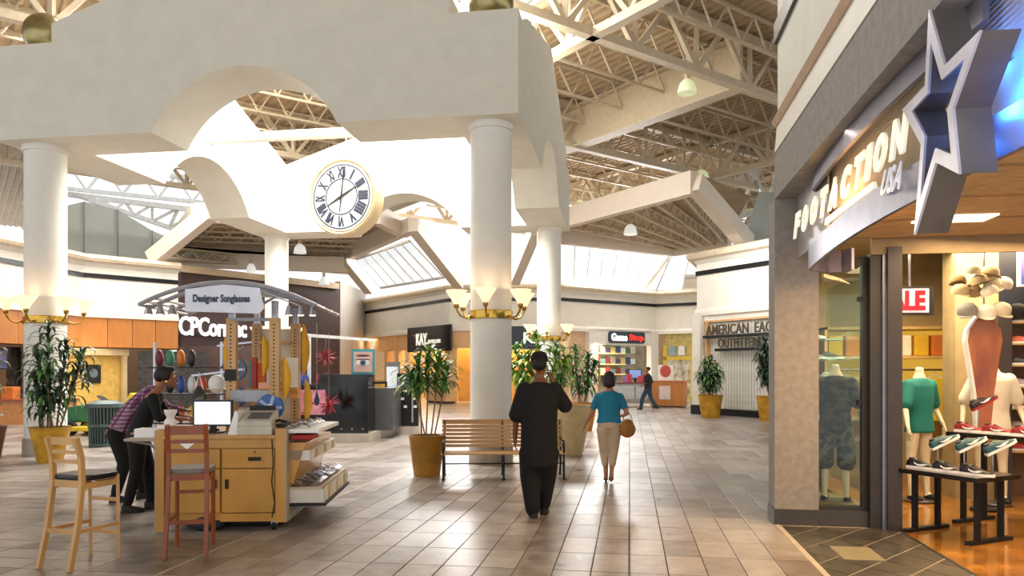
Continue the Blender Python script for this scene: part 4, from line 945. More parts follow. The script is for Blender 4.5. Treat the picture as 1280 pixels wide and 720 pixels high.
me = text_mesh('Stop', .5, .04, .02); fit(me, 1.05, .42); o = obj('lettering', me, mat('gs_red', '#e0322c', .4, emit=.6), gs2); o.matrix_local = Matrix.Translation((.6, -.04, -.03))@Matrix.Rotation(PI/2, 4, 'X')
# glass counter, orange service counter, monitor
t = thing('game_counter', 'grey glass-fronted counter in the video game shop left of the walker', 'counter', W(797, 507, 34.5), ga*.3)
t.location.z = 0
MB().bb(-1.3, .9, -.3, .3, .15, 1.05).build('body', mat('gc_grey', '#a7a6a3', .3), t); MB().bb(-1.35, .95, -.35, .35, 1.05, 1.1).build('countertop', mat('gc_red', '#8c3b36', .4), t)
for x_ in (-1.2, .8): MB().bb(x_, x_+.08, -.25, .25, 0, .15).build('leg', M_dark, t)
for i in range(2): MB().bb(-1.2+i*1.05, -.25+i*1.05, -.33, -.3, .35, .95).build('glass_panel', mat('gcp', '#cfd2d4', .2), t)
t = thing('service_counter', 'orange wooden service counter with white notice right of the far walker', 'counter', W(836, 507, 34.0), R(-15)); t.location.z = 0
MB().bb(-.75, .75, -.35, .35, .06, 1.12).build('body', M_owood, t); MB().bb(-.8, .8, -.4, .4, 1.12, 1.18).build('countertop', mat('sc_top', '#c8743a', .3), t); MB().bb(-.7, .7, -.3, .3, 0, .06).build('plinth', M_dark, t)
MB().bb(-.35, .15, -.37, -.36, .35, .95).build('notice', mat('notice_pink', '#e8d6d0', .5), t)
o = thing('small_monitor', 'small blue-screen monitor on the video game shop counter', 'monitor', W(794, 475, 34.6)); o.location.z = 1.1
MB().bb(-.3, .3, -.03, .03, .15, .6).build('casing', M_blk, o); MB().bb(-.26, .26, -.04, -.03, .19, .56).build('screen', mat('scr_blue', '#7f96c8', .3, emit=.6), o); MB().bb(-.05, .05, -.03, .03, 0, .15).build('stand', M_blk, o)
for i, (px, c, n_) in enumerate(((781, '#b07fb5', 'purple'), (787, '#d9415a', 'crimson'), (800, '#e4495c', 'red'), (806, '#c93a4d', 'dark red'))):
    p = W(px, 470, 34.4); o = MB().bb(-.1, .1, -.08, .08, 0, .28+.08*(i % 2)).build('game_box', mat('gb'+c, c, .4)); o.location = (p.x, p.y, 1.1); tag(o, '%s box standing on the video game shop counter' % n_, 'box', 'boxes on the game counter')
o = thing('counter_poster', 'white and red poster board standing on the orange service counter', 'poster', W(832, 470, 34.1), R(-15)); o.location.z = 1.18
MB().bb(-.35, .35, -.02, .02, 0, .7).build('board', M_white, o); MB().ball((0, -.02, .42), (.25, .01, .28), 14, 8).build('figure_print', mat('pr_red', '#c9553f', .5), o)
# yellow window of the narrow shop beside
nw = wallseg('wall_back', (KD.x+.5, KD.y+.2), (KE.x, KE.y+.4), 0, 3.7, mat('narrow_shop', '#dccb7a', .5, emit=.0, var=.2))
t = thing('narrow_shop_window', 'tall yellow-framed lit window at the far back, left of the pale pilaster', 'window', (KD.x+1.2, KD.y-.15, 0), math.atan2(KE.y-KD.y, KE.x-KD.x))
MB().bb(-.85, -.65, -.05, .05, .3, 3.0).build('jamb', mat('yel_fr', '#e8c94a', .4), t); MB().bb(.65, .85, -.05, .05, .3, 3.0).build('jamb', _m['yel_fr'], t); MB().bb(-.85, .85, -.05, .05, 2.2, 2.4).build('rail', _m['yel_fr'], t); MB().bb(-.65, .65, 0, .03, .3, 2.2).build('pane', mat('pane_pale', '#d9dccb', .3, col2='#8c7a5a', scale=3), t)
for x_ in (-.5, .0): MB().bb(x_, x_+.35, -.1, -.02, 2.45, 2.95).build('sign_tile', mat('blue_tile%s' % x_, '#8fb3c4' if x_ < 0 else '#f0f0ec', .4), t)
# ---------------------------------------------------------------- clothing shop with beadboard wall
A0, A1 = (2.5, 29.3), (4.85, 26.4)
aw = wallseg('wall_right', A0, (7.2, 23.5), 0, 3.75, M_wall, off=-.25)
wallseg('wall_right', (3.6, 35), A0, 0, 3.75, M_wall, off=-.1)
hold = MB().bb(7.4, 7.5, 23, 23.1, 0, 3.7).build('trim_9', M_wall, kind='structure')
M_bead = mat('bead_board', '#e6e3da', .5)
panel_row((2.78, 28.95), (6.6, 24.24), .25, 3.45, 46, M_bead, hold, th=.04, gap=.018, name='bead_board', off=-.12)
for z0_, z1_, m_, of in ((0, .22, M_blk, -.08), (3.45, 3.75, M_wall, -.03), (3.4, 3.47, M_opan, -.02)):
    wallseg('trim_10', (2.75, 28.99), (6.9, 23.87), z0_, z1_, m_, th=.1, off=of)
for t_ in ((2.6, 29.17),):
    o = MB().bb(-.2, .2, -.2, .2, .35, 3.75).build('trim_11', M_wall, kind='structure'); o.location = (t_[0], t_[1], 0); o.rotation_euler = (0, 0, math.atan2(-2.9, 2.35))
    o = MB().bb(-.24, .24, -.24, .24, 0, .35).build('baseboard_right', mat('base_navy', '#1d2734', .3), kind='structure'); o.location = (t_[0], t_[1], 0); o.rotation_euler = (0, 0, math.atan2(-2.9, 2.35))
    o = MB().bb(-.03, .03, -.1, .1, .2, 3.45).build('trim_12', M_opan, kind='structure'); o.location = (2.86, 28.83, 0); o.rotation_euler = (0, 0, math.atan2(-2.9, 2.35))
aa = math.atan2(-2.9, 2.35); ae = thing('clothing_sign', 'black rails with AMERICAN EAGLE OUTFITTERS lettering on the white beadboard wall', 'sign', (2.5+.62*1.9, 29.3-.77*1.9, 0), aa)
L_b = .1
def aeword(txt, x0, x1, z, h_):
    me = text_mesh(txt, .4, .04, .004); fit(me, x1-x0, h_); o = obj('lettering', me, mat('ae_letter', '#5a4c36', .4), ae); o.matrix_local = Matrix.Translation(((x0+x1)/2, -.14, z+h_/2+.02))@Matrix.Rotation(PI/2, 4, 'X')
    MB().bb(x0-.1, x1+.1, -.22, -.02, z-.1, z).build('rail', M_blk, ae)
aeword('AMERICAN  EAGLE', -1.25, 2.2, 2.9, .36); aeword('OUTFITTERS', -.65, 1.3, 2.42, .33)
# far corridor ends so no gap shows between shops
MB().bb(3.0, 12, 43.5, 43.7, 0, 7).build('wall_back', M_wall, kind='structure')
MB().bar((-24, 30, 2), (-21.5, 33.2, 2), .2, 4).build('wall_left', mat('lb2', '#9a7a5c', .6), kind='structure')

MB().bb(-32, 14, 50, 50.2, 0, 5.4).build('wall_back', mat('far_warm', '#d9b98c', .6), kind='structure')

# more stock and posters inside the video game shop
for i, (x_, z_, w_, h_, c, n_) in enumerate(((2.7, .9, .9, .4, '#c9c2a8', 'pale printed'), (3.9, .9, .9, .4, '#3f5b48', 'green'), (5.2, .95, 1.0, .4, '#4a5f82', 'slate blue'), (3.2, 3.0, 1.1, .22, '#b8a24a', 'mustard'), (5.4, 3.0, 1.3, .22, '#5d8a70', 'sea green'))):
    o = MB().bb(-w_/2, w_/2, -.03, .03, 0, h_).build('shop_poster', mat('gp'+c, c, .4, var=.3, scale=5)); o.location = loc_g(x_, 2.3, z_); o.rotation_euler = (0, 0, ga); tag(o, '%s poster panel on the back wall of the video game shop' % n_, 'poster', 'posters in the video game shop')
# ---------------------------------------------------------------- bar stools
def bar_stool(label, wood, seatm, loc, rz, upholst, tall=1.12):
    t = thing('bar_stool', label, 'stool', loc, rz)
    # x right, y forward; backrest at -y ; seat height .74
    for s_ in (-1, 1):
        MB().tube([(s_*.155, .19, 0), (s_*.155, .18, .72)], .019, 4).build('leg', wood, t)
        mb = MB(); pts = [(s_*.165, -.30, 0), (s_*.16, -.22, .35), (s_*.155, -.175, .7), (s_*.155, -.185, .9), (s_*.155, -.235, tall)]
        for i in range(4): mb.bar(pts[i], pts[i+1], .034, .042, up=(0, 1, 0))
        mb.build('rear_leg', wood, t)
        MB().bar((s_*.155, .18, .3), (s_*.16, -.225, .3), .02, .03).build('stretcher', wood, t); MB().bar((s_*.155, .18, .66), (s_*.155, -.175, .66), .02, .05).build('apron', wood, t)
    MB().bar((-.155, .185, .22), (.155, .185, .22), .035, .035).build('foot_rail', wood, t); MB().bar((-.155, .185, .5), (.155, .185, .5), .022, .03).build('stretcher', wood, t)
    MB().bar((-.16, -.235, .3), (.16, -.235, .3), .022, .035).build('stretcher', wood, t); MB().bar((-.155, .18, .68), (.155, .18, .68), .02, .06).build('apron', wood, t); MB().bar((-.155, -.175, .68), (.155, -.175, .68), .02, .06).build('apron', wood, t)
    P = [(.2*math.cos(a)*(1 if abs(math.cos(a)) < .8 else .98), .01+.215*math.sin(a)) for a in [2*PI*i/28 for i in range(28)]]
    P = [(max(-.19, min(.19, x*1.12)), max(-.19, min(.22, y*1.1))) for x, y in P]
    MB().prism(P, .705, .75).build('seat', seatm, t, bevel=.015)
    for z_, h_ in upholst: MB().bar((-.15, -.19-(z_-.9)*.2, z_), (.15, -.19-(z_-.9)*.2, z_), .018, h_, up=(0, 0, 1)).build('back_slat', wood, t)
    return t
M_beech = mat('light_beech', '#d3a468', .4, var=.1, scale=5, stretch=(1, 1, .15)); M_red = mat('reddish_wood', '#93481f', .35, var=.15, scale=5, stretch=(1, 1, .15))
ctr = Vector(((-4.73-4.44-4.66-4.35)/4, (5.52+5.47+6.0+5.91)/4, 0))
# legs: rear pair (back to the camera side), front pair farther off
bar_stool('light beech bar stool with black seat, standing alone at the left', M_beech, mat('black_vinyl', '#17141a', .3), (-4.52, 5.77, 0), R(-10), [(1.03, .06), (.94, .03), (.86, .03)], 1.06)
rs = bar_stool('reddish brown bar stool with grey seat in front of the sunglasses kiosk', M_red, mat('grey_vinyl', '#77716c', .4), (-3.86, 6.26, 0), R(22), [(1.09, .08), (.99, .03), (.91, .035)], 1.14)
mb = MB(); mb.prism([(-.06, .975), (.06, .975), (0, .925)], -.215, -.2, f=lambda x, z, y: (x, y, z)); mb.build('carved_wedge', M_white, rs)
# ---------------------------------------------------------------- sunglasses kiosk
KR = R(12); KO = Vector(W(198, 656, 7.5)); KO.z = 0
kx = lambda u, v, z=0: KO+Vector((u*math.cos(KR)-v*math.sin(KR), u*math.sin(KR)+v*math.cos(KR), z))
ko = thing('sunglasses_kiosk', 'honey maple retail cart with canopy and Designer Sunglasses sign', 'kiosk', (KO.x, KO.y, 0), KR)
M_hon = mat('honey_maple', '#d19a45', .35, var=.14, scale=2.5, stretch=(1, 1, .4), coat=.2)
M_edge = mat('edge_grey', '#a5998c', .5)
Wd, Dp = 1.24, 1.75
MB().bb(0, Wd, .02, Dp, .12, .93).build('body', M_hon, ko)
MB().bb(-.02, .06, -.02, .08, .02, 1.02).build('corner_post', M_hon, ko); MB().bb(-.03, -.02, -.02, .08, .02, 1.02).build('post_edge', M_edge, ko)
MB().bb(Wd-.1, Wd, -.02, .08, .1, 1.03).build('corner_post', M_hon, ko); MB().bb(Wd, Wd+.015, -.02, Dp, .1, 1.03).build('post_edge', M_edge, ko)
MB().bb(.05, Wd-.1, -.03, .6, .93, .965).build('countertop', M_hon, ko)
MB().bb(.4, Wd-.1, -.01, .02, .84, .925).build('fascia', M_hon, ko)
dr = MB().bb(.62, Wd-.11, -.02, .01, .64, .83).build('drawer', M_hon, ko, bevel=.004); MB().bb(.88, 1.0, -.035, -.015, .715, .75).build('handle', M_blk, dr); MB().cyl((.94, -.03, .8), .008, .02, 8, axis='y').build('lock', M_blk, dr)
d2 = MB().bb(.08, .6, -.02, .01, .64, .83).build('drawer', M_hon, ko, bevel=.004)
dd = MB().bb(.62, Wd-.11, -.02, .01, .2, .63).build('door', M_hon, ko, bevel=.004); MB().bb(.655, .685, -.035, -.018, .44, .53).build('handle', M_blk, dd)
dd = MB().bb(.08, .6, -.02, .01, .2, .63).build('door', M_hon, ko, bevel=.004); MB().bb(.54, .57, -.035, -.018, .44, .53).build('handle', M_blk, dd)
MB().bb(.6, Wd, -.015, .02, .11, .19).build('kick_board', M_hon, ko)
for x_, y_ in ((Wd-.14, .12), (.2, .5), (Wd-.14, Dp-.15), (.2, Dp-.15)):
    c_ = MB().cyl((x_-.02, y_, .045), .045, .04, 14, axis='x').build('caster', M_blk, ko); MB().bb(x_-.03, x_+.03, y_-.03, y_+.03, .06, .12).build('fork', M_steel, c_)
MB().bb(.1, Wd-.1, .3, Dp-.1, .02, .1).build('underside_box', M_blk, ko)
MB().tube([(Wd-.13, -.035, .93), (Wd-.115, -.04, .7), (Wd-.13, -.04, .5), (Wd-.1, -.04, .3), (Wd-.13, -.03, .15)], .006, 6).build('power_cord', M_blk, ko)
# left hand shelf
ls = MB(); ls.bb(-.36, .0, .05, .7, .90, .93); o = ls.build('side_shelf', mat('shelf_taupe', '#bba695', .4), ko, bevel=.008)
MB().tube([(-.3, .1, .9), (-.12, .1, .87), (-.03, .1, .78), (-.02, .1, .6)], .012, 6).build('bracket', M_edge, ko)
bx_ = thing('white_box', 'plain white box on the left side shelf of the kiosk', 'box', kx(-.3, .15, .93), KR); MB().bb(0, .26, 0, .2, 0, .09).build('carton', M_white, bx_, bevel=.004)
for z_, w_ in ((.35, .5),):
    MB().bb(-.26, 0, .9, 1.6, z_, z_+.03).build('lower_tray', M_blk, ko); MB().bb(-.25, 0, .9, .94, z_-.12, z_+.2).build('tray_front', M_white, ko)
# right hand display trays
def tray(y0, y1, x0, x1, z0, z1, nm, m_):
    mb = MB(); mb.add([(x0, y0, z0), (x1, y0, z0), (x1, y1, z0), (x0, y1, z0), (x0, y0, z1), (x1, y0, z1), (x1, y1, z1), (x0, y1, z1)], [(0,3,2,1), (4,5,6,7), (0,1,5,4), (1,2,6,5), (2,3,7,6), (3,0,4,7)]); return mb.build(nm, m_, ko)
X0 = Wd+.015
tray(.1, 1.6, X0, X0+.34, .27, .40, 'tray_box', mat('tray_white', '#e4dfd6', .4)); tray(.08, 1.62, X0, X0+.36, .24, .265, 'tray_lip', M_blk)
tray(.1, 1.6, X0+.0, X0+.32, .40, .43, 'tray_liner', mat('liner_cream', '#cdbfa6', .6))
for i in range(9): MB().bb(X0+.341, X0+.35, .15+i*.16, .26+i*.16, .29, .42).build('price_card', mat('card_%d' % (i % 3), ('#efe9dc', '#c9b38c', '#e7dcc6')[i % 3], .5), ko)
mb = MB(); mb.add([(X0, .1, .44), (X0, 1.5, .44), (X0, 1.5, .88), (X0, .1, .88), (X0+.02, .1, .44), (X0+.02, 1.5, .44), (X0+.16, 1.5, .88), (X0+.16, .1, .88)], [(0,1,2,3), (4,7,6,5), (0,3,7,4), (1,5,6,2), (3,2,6,7), (0,4,5,1)]); mb.build('sloped_rack', M_hon, ko)
tray(.1, 1.55, X0, X0+.2, .70, .80, 'tray_box', _m['tray_white'])
for i in range(8): MB().bb(X0+.201, X0+.21, .18+i*.16, .29+i*.16, .70, .79).build('price_card', mat('card_%d' % (i % 3), '#efe9dc', .5), ko)
tray(.05, 1.2, Wd-.12, X0+.3, .98, 1.02, 'top_tray', M_white)
mb = MB(); mb.bar((X0, .2, .2), (X0+.28, .2, .25), .03); mb.bar((X0, .2, .12), (X0+.05, .2, .26), .03); mb.build('gusset', M_edge, ko)
# sunglasses
fr_m = MB()
for s_ in (-1, 1):
    fr_m.lathe([(.03, -.003), (.034, 0), (.03, .003)], 12, c=(s_*.036, 0, 0)); fr_m.bar((s_*.068, 0, 0), (s_*.066, .13, -.005), .005)
fr_m.bar((-.01, 0, .0), (.01, 0, .0), .006)
gfr = MB(); v_ = [(x, z, y) for x, y, z in fr_m.v]; gfr.v = [(x, (z_ if False else y), z) for x, y, z in v_]; gfr.f = fr_m.f; gfr.mi = fr_m.mi
gfr.v = []
for x, y, z in fr_m.v: gfr.v.append((x, z if abs(x) < .0695 and y < .05 and abs(z) < .01 and False else y, z))
gme = []
for nm, c in (('dark', '#1b1620'), ('purple', '#4d3f63'), ('brown', '#4a3022'), ('silver', '#a7a3ad')):
    me = fr_m.mesh('sunglasses'); me.materials.append(mat('glasses_'+nm, c, .15)); gme.append((nm, me))
random.seed(11); k = 0
def glasses(u, v, z, rz, where, rx=R(20)):
    global k
    nm, me = gme[k % 4]; k += 1; p = kx(u, v, z)
    o = bpy.data.objects.new('sunglasses', me); scene.collection.objects.link(o); o.location = p; o.rotation_euler = (rx, 0, KR+rz)
    tag(o, '%s sunglasses lying %s' % (nm, where), 'sunglasses', 'sunglasses '+where); return o
rowsn = ['in the front', 'in the second', 'in the third', 'in the fourth', 'in the fifth', 'in the sixth', 'in the seventh', 'in the eighth', 'in the ninth', 'in the tenth', 'in the eleventh', 'in the last']
for i in range(12):
    for j in range(3): glasses(X0+.06+j*.1, .16+i*.118, .445+.012*j, R(90+random.uniform(-12, 12)), '%s row of the lower right tray, %s' % (rowsn[i], ('inner', 'middle', 'outer')[j]))
for i in range(9): glasses(X0+.03+(i % 2)*.12, .12+i*.11, 1.045, R(80+random.uniform(-25, 25)), '%s row of the top kiosk tray' % rowsn[i])
for i in range(8): glasses(X0+.1, .18+i*.16, .825, R(90), '%s row of the upper side rack' % rowsn[i])
for i in range(5): glasses(-.12, 1.0+i*.12, .44, R(90), '%s row of the lower left kiosk tray' % rowsn[i])
# red and black cloth on the top tray
o = MB().bb(0, .22, 0, .3, 0, .05).build('cloth_case', mat('red_cloth', '#a3201d', .6), bevel=.015); o.location = kx(X0+.02, -.02+.05, .92-.0); o.location.z = .91; o.rotation_euler = (0, 0, KR); tag(o, 'red case under the top tray at the right of the kiosk', 'case')
# spine of four posts with panels and hooks
M_post2 = mat('pine_post', '#cfa36c', .5, var=.12, scale=6, stretch=(1, 1, .15))
for i, (u, v) in enumerate(((.56, .5), (1.02, .45), (.56, 1.45), (1.02, 1.4))):
    p_ = MB().bb(u-.05, u+.05, v-.045, v+.045, .93, 2.16).build('post', M_post2, ko)
    MB().bb(u-.03, u+.03, v-.03, v+.03, 2.16, 2.34).build('post_cap', M_steel, p_)
    sl_ = MB(); 
    for j in range(28): sl_.bb(u-.008, u+.008, v-.049, v-.044, 1.0+j*.04, 1.015+j*.04)
    sl_.build('slot_holes', M_blk, p_, kind='stuff')
pq = MB().bb(.5, .62, .44, .455, 1.5, 1.62).build('plaque', M_blk, ko)
for z_ in (1.28, 2.13): MB().bb(.56, 1.02, .44, .5, z_, z_+.12 if z_ < 2 else z_+.03).build('cross_rail', mat('rail_grey', '#9c9fa6', .4, metal=.3), ko)
for z_ in (1.45, 1.7, 1.92): MB().bb(.62, .98, 1.3, 1.42, z_, z_+.025).build('rear_shelf', M_hon, ko)
MB().bb(.58, 1.0, 1.45, 1.47, 1.0, 2.1).build('rear_panel', mat('pale_pan', '#ded2b6', .5, var=.1), ko)
# yellow foam tubes hanging from posts
for i, (u, v, z0_, z1_, c, lb) in enumerate(((.49, .5, 1.6, 1.95, '#e0a018', 'outside the left front kiosk post'), (.86, .6, 1.55, 1.98, '#e6a91c', 'in the middle of the kiosk spine'), (1.1, .5, 1.3, 1.75, '#eab022', 'beside the right front kiosk post'), (1.12, 1.35, 1.55, 2.15, '#e8a81a', 'high on the rear right kiosk post'), (1.16, 1.3, 1.0, 1.5, '#efb42a', 'low on the rear right kiosk post'))):
    mb = MB(); n = 8; mb.tube([(0.03*math.sin(PI*j/n), 0, (z1_-z0_)*j/n) for j in range(n+1)], [.012+.035*math.sin(PI*j/n) for j in range(n+1)], 10)
    o = mb.build('lanyard_bundle', mat('yel'+c, c, .6), smooth=True); o.location = kx(u, v, z0_); tag(o, 'yellow bundle of cords hanging %s' % lb, 'cords', 'yellow cord bundles on the kiosk')
# fans and other stock between the posts
for i, (u, v, z, r_, c, lb) in enumerate(((.98, .42, 1.22, .13, '#2f5fa8', 'blue round fan in front of the right kiosk post'), (.3, 1.5, 1.62, .12, '#5a6d86', 'blue grey round fan at the left of the kiosk'), (.36, 1.3, 1.3, .11, '#2c4f9b', 'blue round fan low at the left of the kiosk'))):
    t = thing('display_fan', lb, 'fan', kx(u, v, z), KR)
    zr(MB(), [(r_, -.02), (r_+.012, 0), (r_, .02)], 24).build('guard', mat('fan'+c, c, .3), t); zr(MB(), [(r_*.3, -.035), (r_*.3, -.01)], 16).build('hub', M_white, t)
    for j in range(5): a = 2*PI*j/5; MB().box((math.cos(a)*r_*.6, -.025, math.sin(a)*r_*.6), (r_*.7, .01, r_*.25), M=Matrix.Rotation(-a, 3, 'Y')).build('blade', mat('blade'+c, '#a9bddd', .3), t)
    MB().cyl((0, 0, -r_-.12 if z > 1.4 else -r_-.02), .01, .14 if z > 1.4 else .03, 8).build('neck', M_blk, t)
for i, (u, v, z, w_, h_, c, n_) in enumerate(((.76, .9, 1.41, .1, .28, '#e5671e', 'orange'), (.66, .9, 1.41, .05, .3, '#3c8d8a', 'teal'), (.7, .85, 1.41, .05, .34, '#b33a37', 'red'), (.88, .9, 1.41, .12, .2, '#e8dcc4', 'cream'), (1.08, .95, 1.41, .13, .34, '#ece6d2', 'pale'), (.9, .55, 1.41, .14, .07, '#e9a884', 'salmon'), (1.12, .9, 1.3, .1, .12, '#e2a050', 'amber'))):
    o = MB().bb(-w_/2, w_/2, -.04, .04, 0, h_).build('merchandise_box', mat('mb'+c, c, .5), bevel=.006); o.location = kx(u, v, z); o.rotation_euler = (0, 0, KR); tag(o, '%s package on the shelves between the kiosk posts' % n_, 'box', 'packages between the kiosk posts')
MB().bb(.6, 1.16, .8, 1.0, 1.38, 1.41).build('mid_shelf', M_hon, ko)
# canopy
def arc(v, x0=-.25, x1=1.5, zt=2.52, ze=2.3, n=20): return [(x0+(x1-x0)*i/n, v, ze+(zt-ze)*(1-((i/n-.5)*2)**2)) for i in range(n+1)]
M_can = mat('canopy_metal', '#b9bac6', .25, metal=.5)
for j, v in enumerate((.15, .45, 1.0, 1.5)): MB().tube(arc(v, zt=2.50, ze=2.27), .022, 8).build('canopy_rib', M_can, ko, smooth=True)
for i in range(4): MB().tube([(x_, v_, z_) for x_, v_, z_ in [(1.5-.07*i, .15, 2.27+.035*i), (1.5-.07*i, 1.5, 2.27+.035*i)]], .016, 8).build('canopy_rail', M_can if i else mat('can_wood', '#b98a62', .4), ko)
for i in range(3): MB().tube([(-.25+.07*i, .15, 2.27+.035*i), (-.25+.07*i, 1.5, 2.27+.035*i)], .016, 8).build('canopy_rail', M_can, ko)
for s_, x_ in ((1, -.22), (1, -.1), (1, .02), (1, 1.2), (1, 1.32), (1, 1.44)):
    h = MB().lathe([(.02, .0), (.03, -.04), (.045, -.1)], 12, c=(x_, .3, 2.28)).build('spot_head', M_steel, ko); MB().cyl((x_, .3, 2.175), .03, .006, 10).build('bulb', _m['bulb'], h)
sh_ = MB(); n = 12; P = [(.1+.0*i, 0) for i in range(0)]
shv = [(.2+.95*i/n, .2, 2.34+.12*(1-((i/n-.5)*2)**2)) for i in range(n+1)]; shb = [(x, 1.2, z) for x, y, z in shv]
sh_.add(shv+shb, [(i, i+1, n+2+i, n+1+i) for i in range(n)]); cs = sh_.build('canopy_sheet', mat('canopy_grey', '#c2c6d2', .3), ko); cs.modifiers.new('s', 'SOLIDIFY').thickness = .01
sb = MB().prism([(.22, 2.2), (.95, 2.18), (1.0, 2.24), (.95, 2.44), (.6, 2.47), (.22, 2.42)], .1, .12, f=lambda x, z, y: (x, y, z)).build('sign_board', mat('sign_lilac', '#d5d7e2', .35, emit=.12), ko)
me = text_mesh('Designer Sunglasses', .12, .004, .004); fit(me, .56, .1); o = obj('lettering', me, mat('sign_navy', '#2a3350', .5), sb); o.matrix_local = Matrix.Translation((.58, .092, 2.32))@Matrix.Rotation(PI/2, 4, 'X')
for u, v, z in ((.3, .4, 2.35), (.9, .4, 2.35)): MB().bar((u, v, 2.3), (u+.25, v-.1, 2.42), .02).build('strut', M_can, ko)
# counter gear
mo = thing('monitor', 'flat screen monitor with white screen at the front of the kiosk', 'monitor', kx(.43, .3, .965), KR)
MB().bb(-.2, .2, -.02, .02, .07, .34).build('casing', mat('mon_navy', '#1b2230', .3), mo, bevel=.005); MB().bb(-.18, .18, -.024, -.019, .09, .32).build('screen', mat('mon_white', '#f2f6fa', .15, emit=.8), mo); MB().bb(-.03, .03, -.01, .02, 0, .09).build('neck', M_blk, mo); MB().bb(-.1, .1, -.07, .07, 0, .012).build('foot', M_blk, mo)
rg = thing('cash_register', 'grey beige cash register with keypad on the kiosk counter', 'register', kx(.93, .17, .965), KR)
MB().bb(-.17, .17, -.17, .17, 0, .09).build('cash_drawer', mat('reg_beige', '#c9c3b4', .4), rg, bevel=.005)
mb = MB(); mb.add([(-.16, -.16, .09), (.16, -.16, .09), (.16, .16, .09), (-.16, .16, .09), (-.16, -.16, .13), (.16, -.16, .13), (.16, .16, .24), (-.16, .16, .24)], [(0,3,2,1), (4,5,6,7), (0,1,5,4), (1,2,6,5), (2,3,7,6), (3,0,4,7)]); mb.build('housing', _m['reg_beige'], rg, bevel=.006)
ky = MB()
for i in range(9):
    for j in range(4): ky.box((-.08+i*.024, -.08+j*.04, .165+j*.0135), (.018, .026, .01), M=Matrix.Rotation(R(19), 3, 'X'))
ky.build('keypad', mat('key_grey', '#6f6d6a', .5), rg, kind='stuff'); MB().bb(-.13, .13, .13, .15, .22, .28).build('display', M_blk, rg)
MB().prism([(-.27, .0), (-.17, .0), (-.17, .22), (-.2, .24)], -.14, .1, f=lambda x, z, y: (x, y, z)).build('side_panel', M_white, rg)
ph = thing('telephone', 'black card terminal with curled cord behind the register', 'phone', kx(1.13, .25, 1.03), KR); MB().bb(-.06, .06, -.08, .08, 0, .03).build('base', M_blk, ph, bevel=.01); MB().tube([(-.07, -.05, .05), (0, -.06, .07), (.07, -.05, .05)], .016, 8).build('handset', M_blk, ph)
vz = thing('white_vase', 'white waisted pitcher at the front left corner of the kiosk', 'vase', kx(.04, .2, .965+.055), 0)
MB().lathe([(.03, 0), (.06, .03), (.065, .07), (.04, .1), (.035, .115), (.055, .15), (.065, .19), (.06, .19), (.03, .12), (.02, .05)], 24).build('body', mat('vase_white', '#f1ebe6', .2), vz, smooth='all')
bl_ = MB().bb(0, .3, 0, .2, 0, .03).build('paper_stack', mat('papers', '#5d5148', .6)); bl_.location = kx(.1, .35, .965); tag(bl_, 'dark stack of papers beside the white pitcher on the kiosk', 'papers')
# hat and bag on the kiosk's left side
hb = thing('white_hat', 'round white hat hanging left of the kiosk posts', 'hat', kx(.08, 1.5, 1.45), KR); MB().ball((0, 0, 0), (.1, .09, .11), 20, 14).build('crown', M_white, hb, smooth='all')
MB().lathe([(.095, -.05), (.12, -.06), (.095, -.055)], 24).build('brim', M_white, hb)
MB().tube([(0, .0, .14), (.1, .1, .3), (.3, 0, .45)], .008, 6).build('hook', M_steel, hb)
bg = thing('shoulder_bag', 'olive grey patterned shoulder bag hanging left of the kiosk posts', 'bag', kx(.1, .85, 1.28), KR)
MB().ball((0, 0, 0), (.075, .04, .16), 18, 12).build('bag_body', mat('bag_olive', '#6f6d5c', .7, col2='#2c2b28', scale=9, lo=.5, hi=.56), bg, smooth='all'); MB().tube([(-.04, 0, .12), (0, 0, .3), (.04, 0, .12)], .01, 6).build('strap', M_white, bg)
MB().bar(tuple(Vector((.0, .9, 1.55))), (.56, .9, 1.62), .02).build('side_arm', M_steel, ko); MB().bar((.08, 1.5, 1.9), (.56, 1.45, 1.95), .02).build('side_arm', M_steel, ko)
# backpack under the cart
bp_ = MB().ball((0, 0, .1), (.2, .14, .11), 16, 10).build('dark_bag', mat('slate_cloth', '#2f3b42', .8), smooth='all'); bp_.location = kx(.42, .14, -.0); tag(bp_, 'slate blue soft bag lying under the front of the kiosk', 'bag')
# ---------------------------------------------------------------- planters and plants
def leaf_mesh(L_=.4, w_=.03, droop=1.0, n=6, m_=None):
    vs = []; fs = []; x = 0; z = 0; a = R(55)
    for i in range(n+1):
        t_ = i/n; w2 = w_*(math.sin(PI*min(1, t_*.9+.1)))**.7/2
        vs += [(x, -w2, z+.15*w2), (x, 0, z-.1*w2), (x, w2, z+.15*w2)]
        st_ = L_/n; x += st_*math.cos(a); z += st_*math.sin(a); a -= droop*R(150)/n
    for i in range(n): fs += [(i*3, i*3+3, i*3+4, i*3+1), (i*3+1, i*3+4, i*3+5, i*3+2)]
    me = bpy.data.meshes.new('leaf'); me.from_pydata(vs, [], fs); me.materials.append(m_); return me
M_leafd = mat('leaf_dark', '#2b4a30', .4, col2='#16301d', scale=3); M_leafl = mat('leaf_light', '#b9d45c', .4, col2='#5f9138', scale=3); M_leafm = mat('leaf_mid', '#6c9c4c', .4, col2='#36602f', scale=3)
M_cane = mat('cane', '#8a7458', .7); M_yel = mat('planter_yellow', '#d2a021', .45, var=.08, col2='#a97a14', scale=4); M_bei = mat('planter_beige', '#d8c291', .5)
M_soil = mat('soil', '#3a2c20', .9)
def planter(loc, r0, r1, h, label, m_):
    t = thing('planter', label, 'planter', loc)
    MB().lathe([(r0, 0), (r1, h), (r1+.015, h), (r1+.015, h-.02)][:3]+[(r1-.02, h), (r1-.03, h-.06)], 36).build('pot', m_, t, smooth=True)
    MB().cyl((0, 0, h-.07), r1-.03, .02, 24).build('soil', M_soil, t); return t
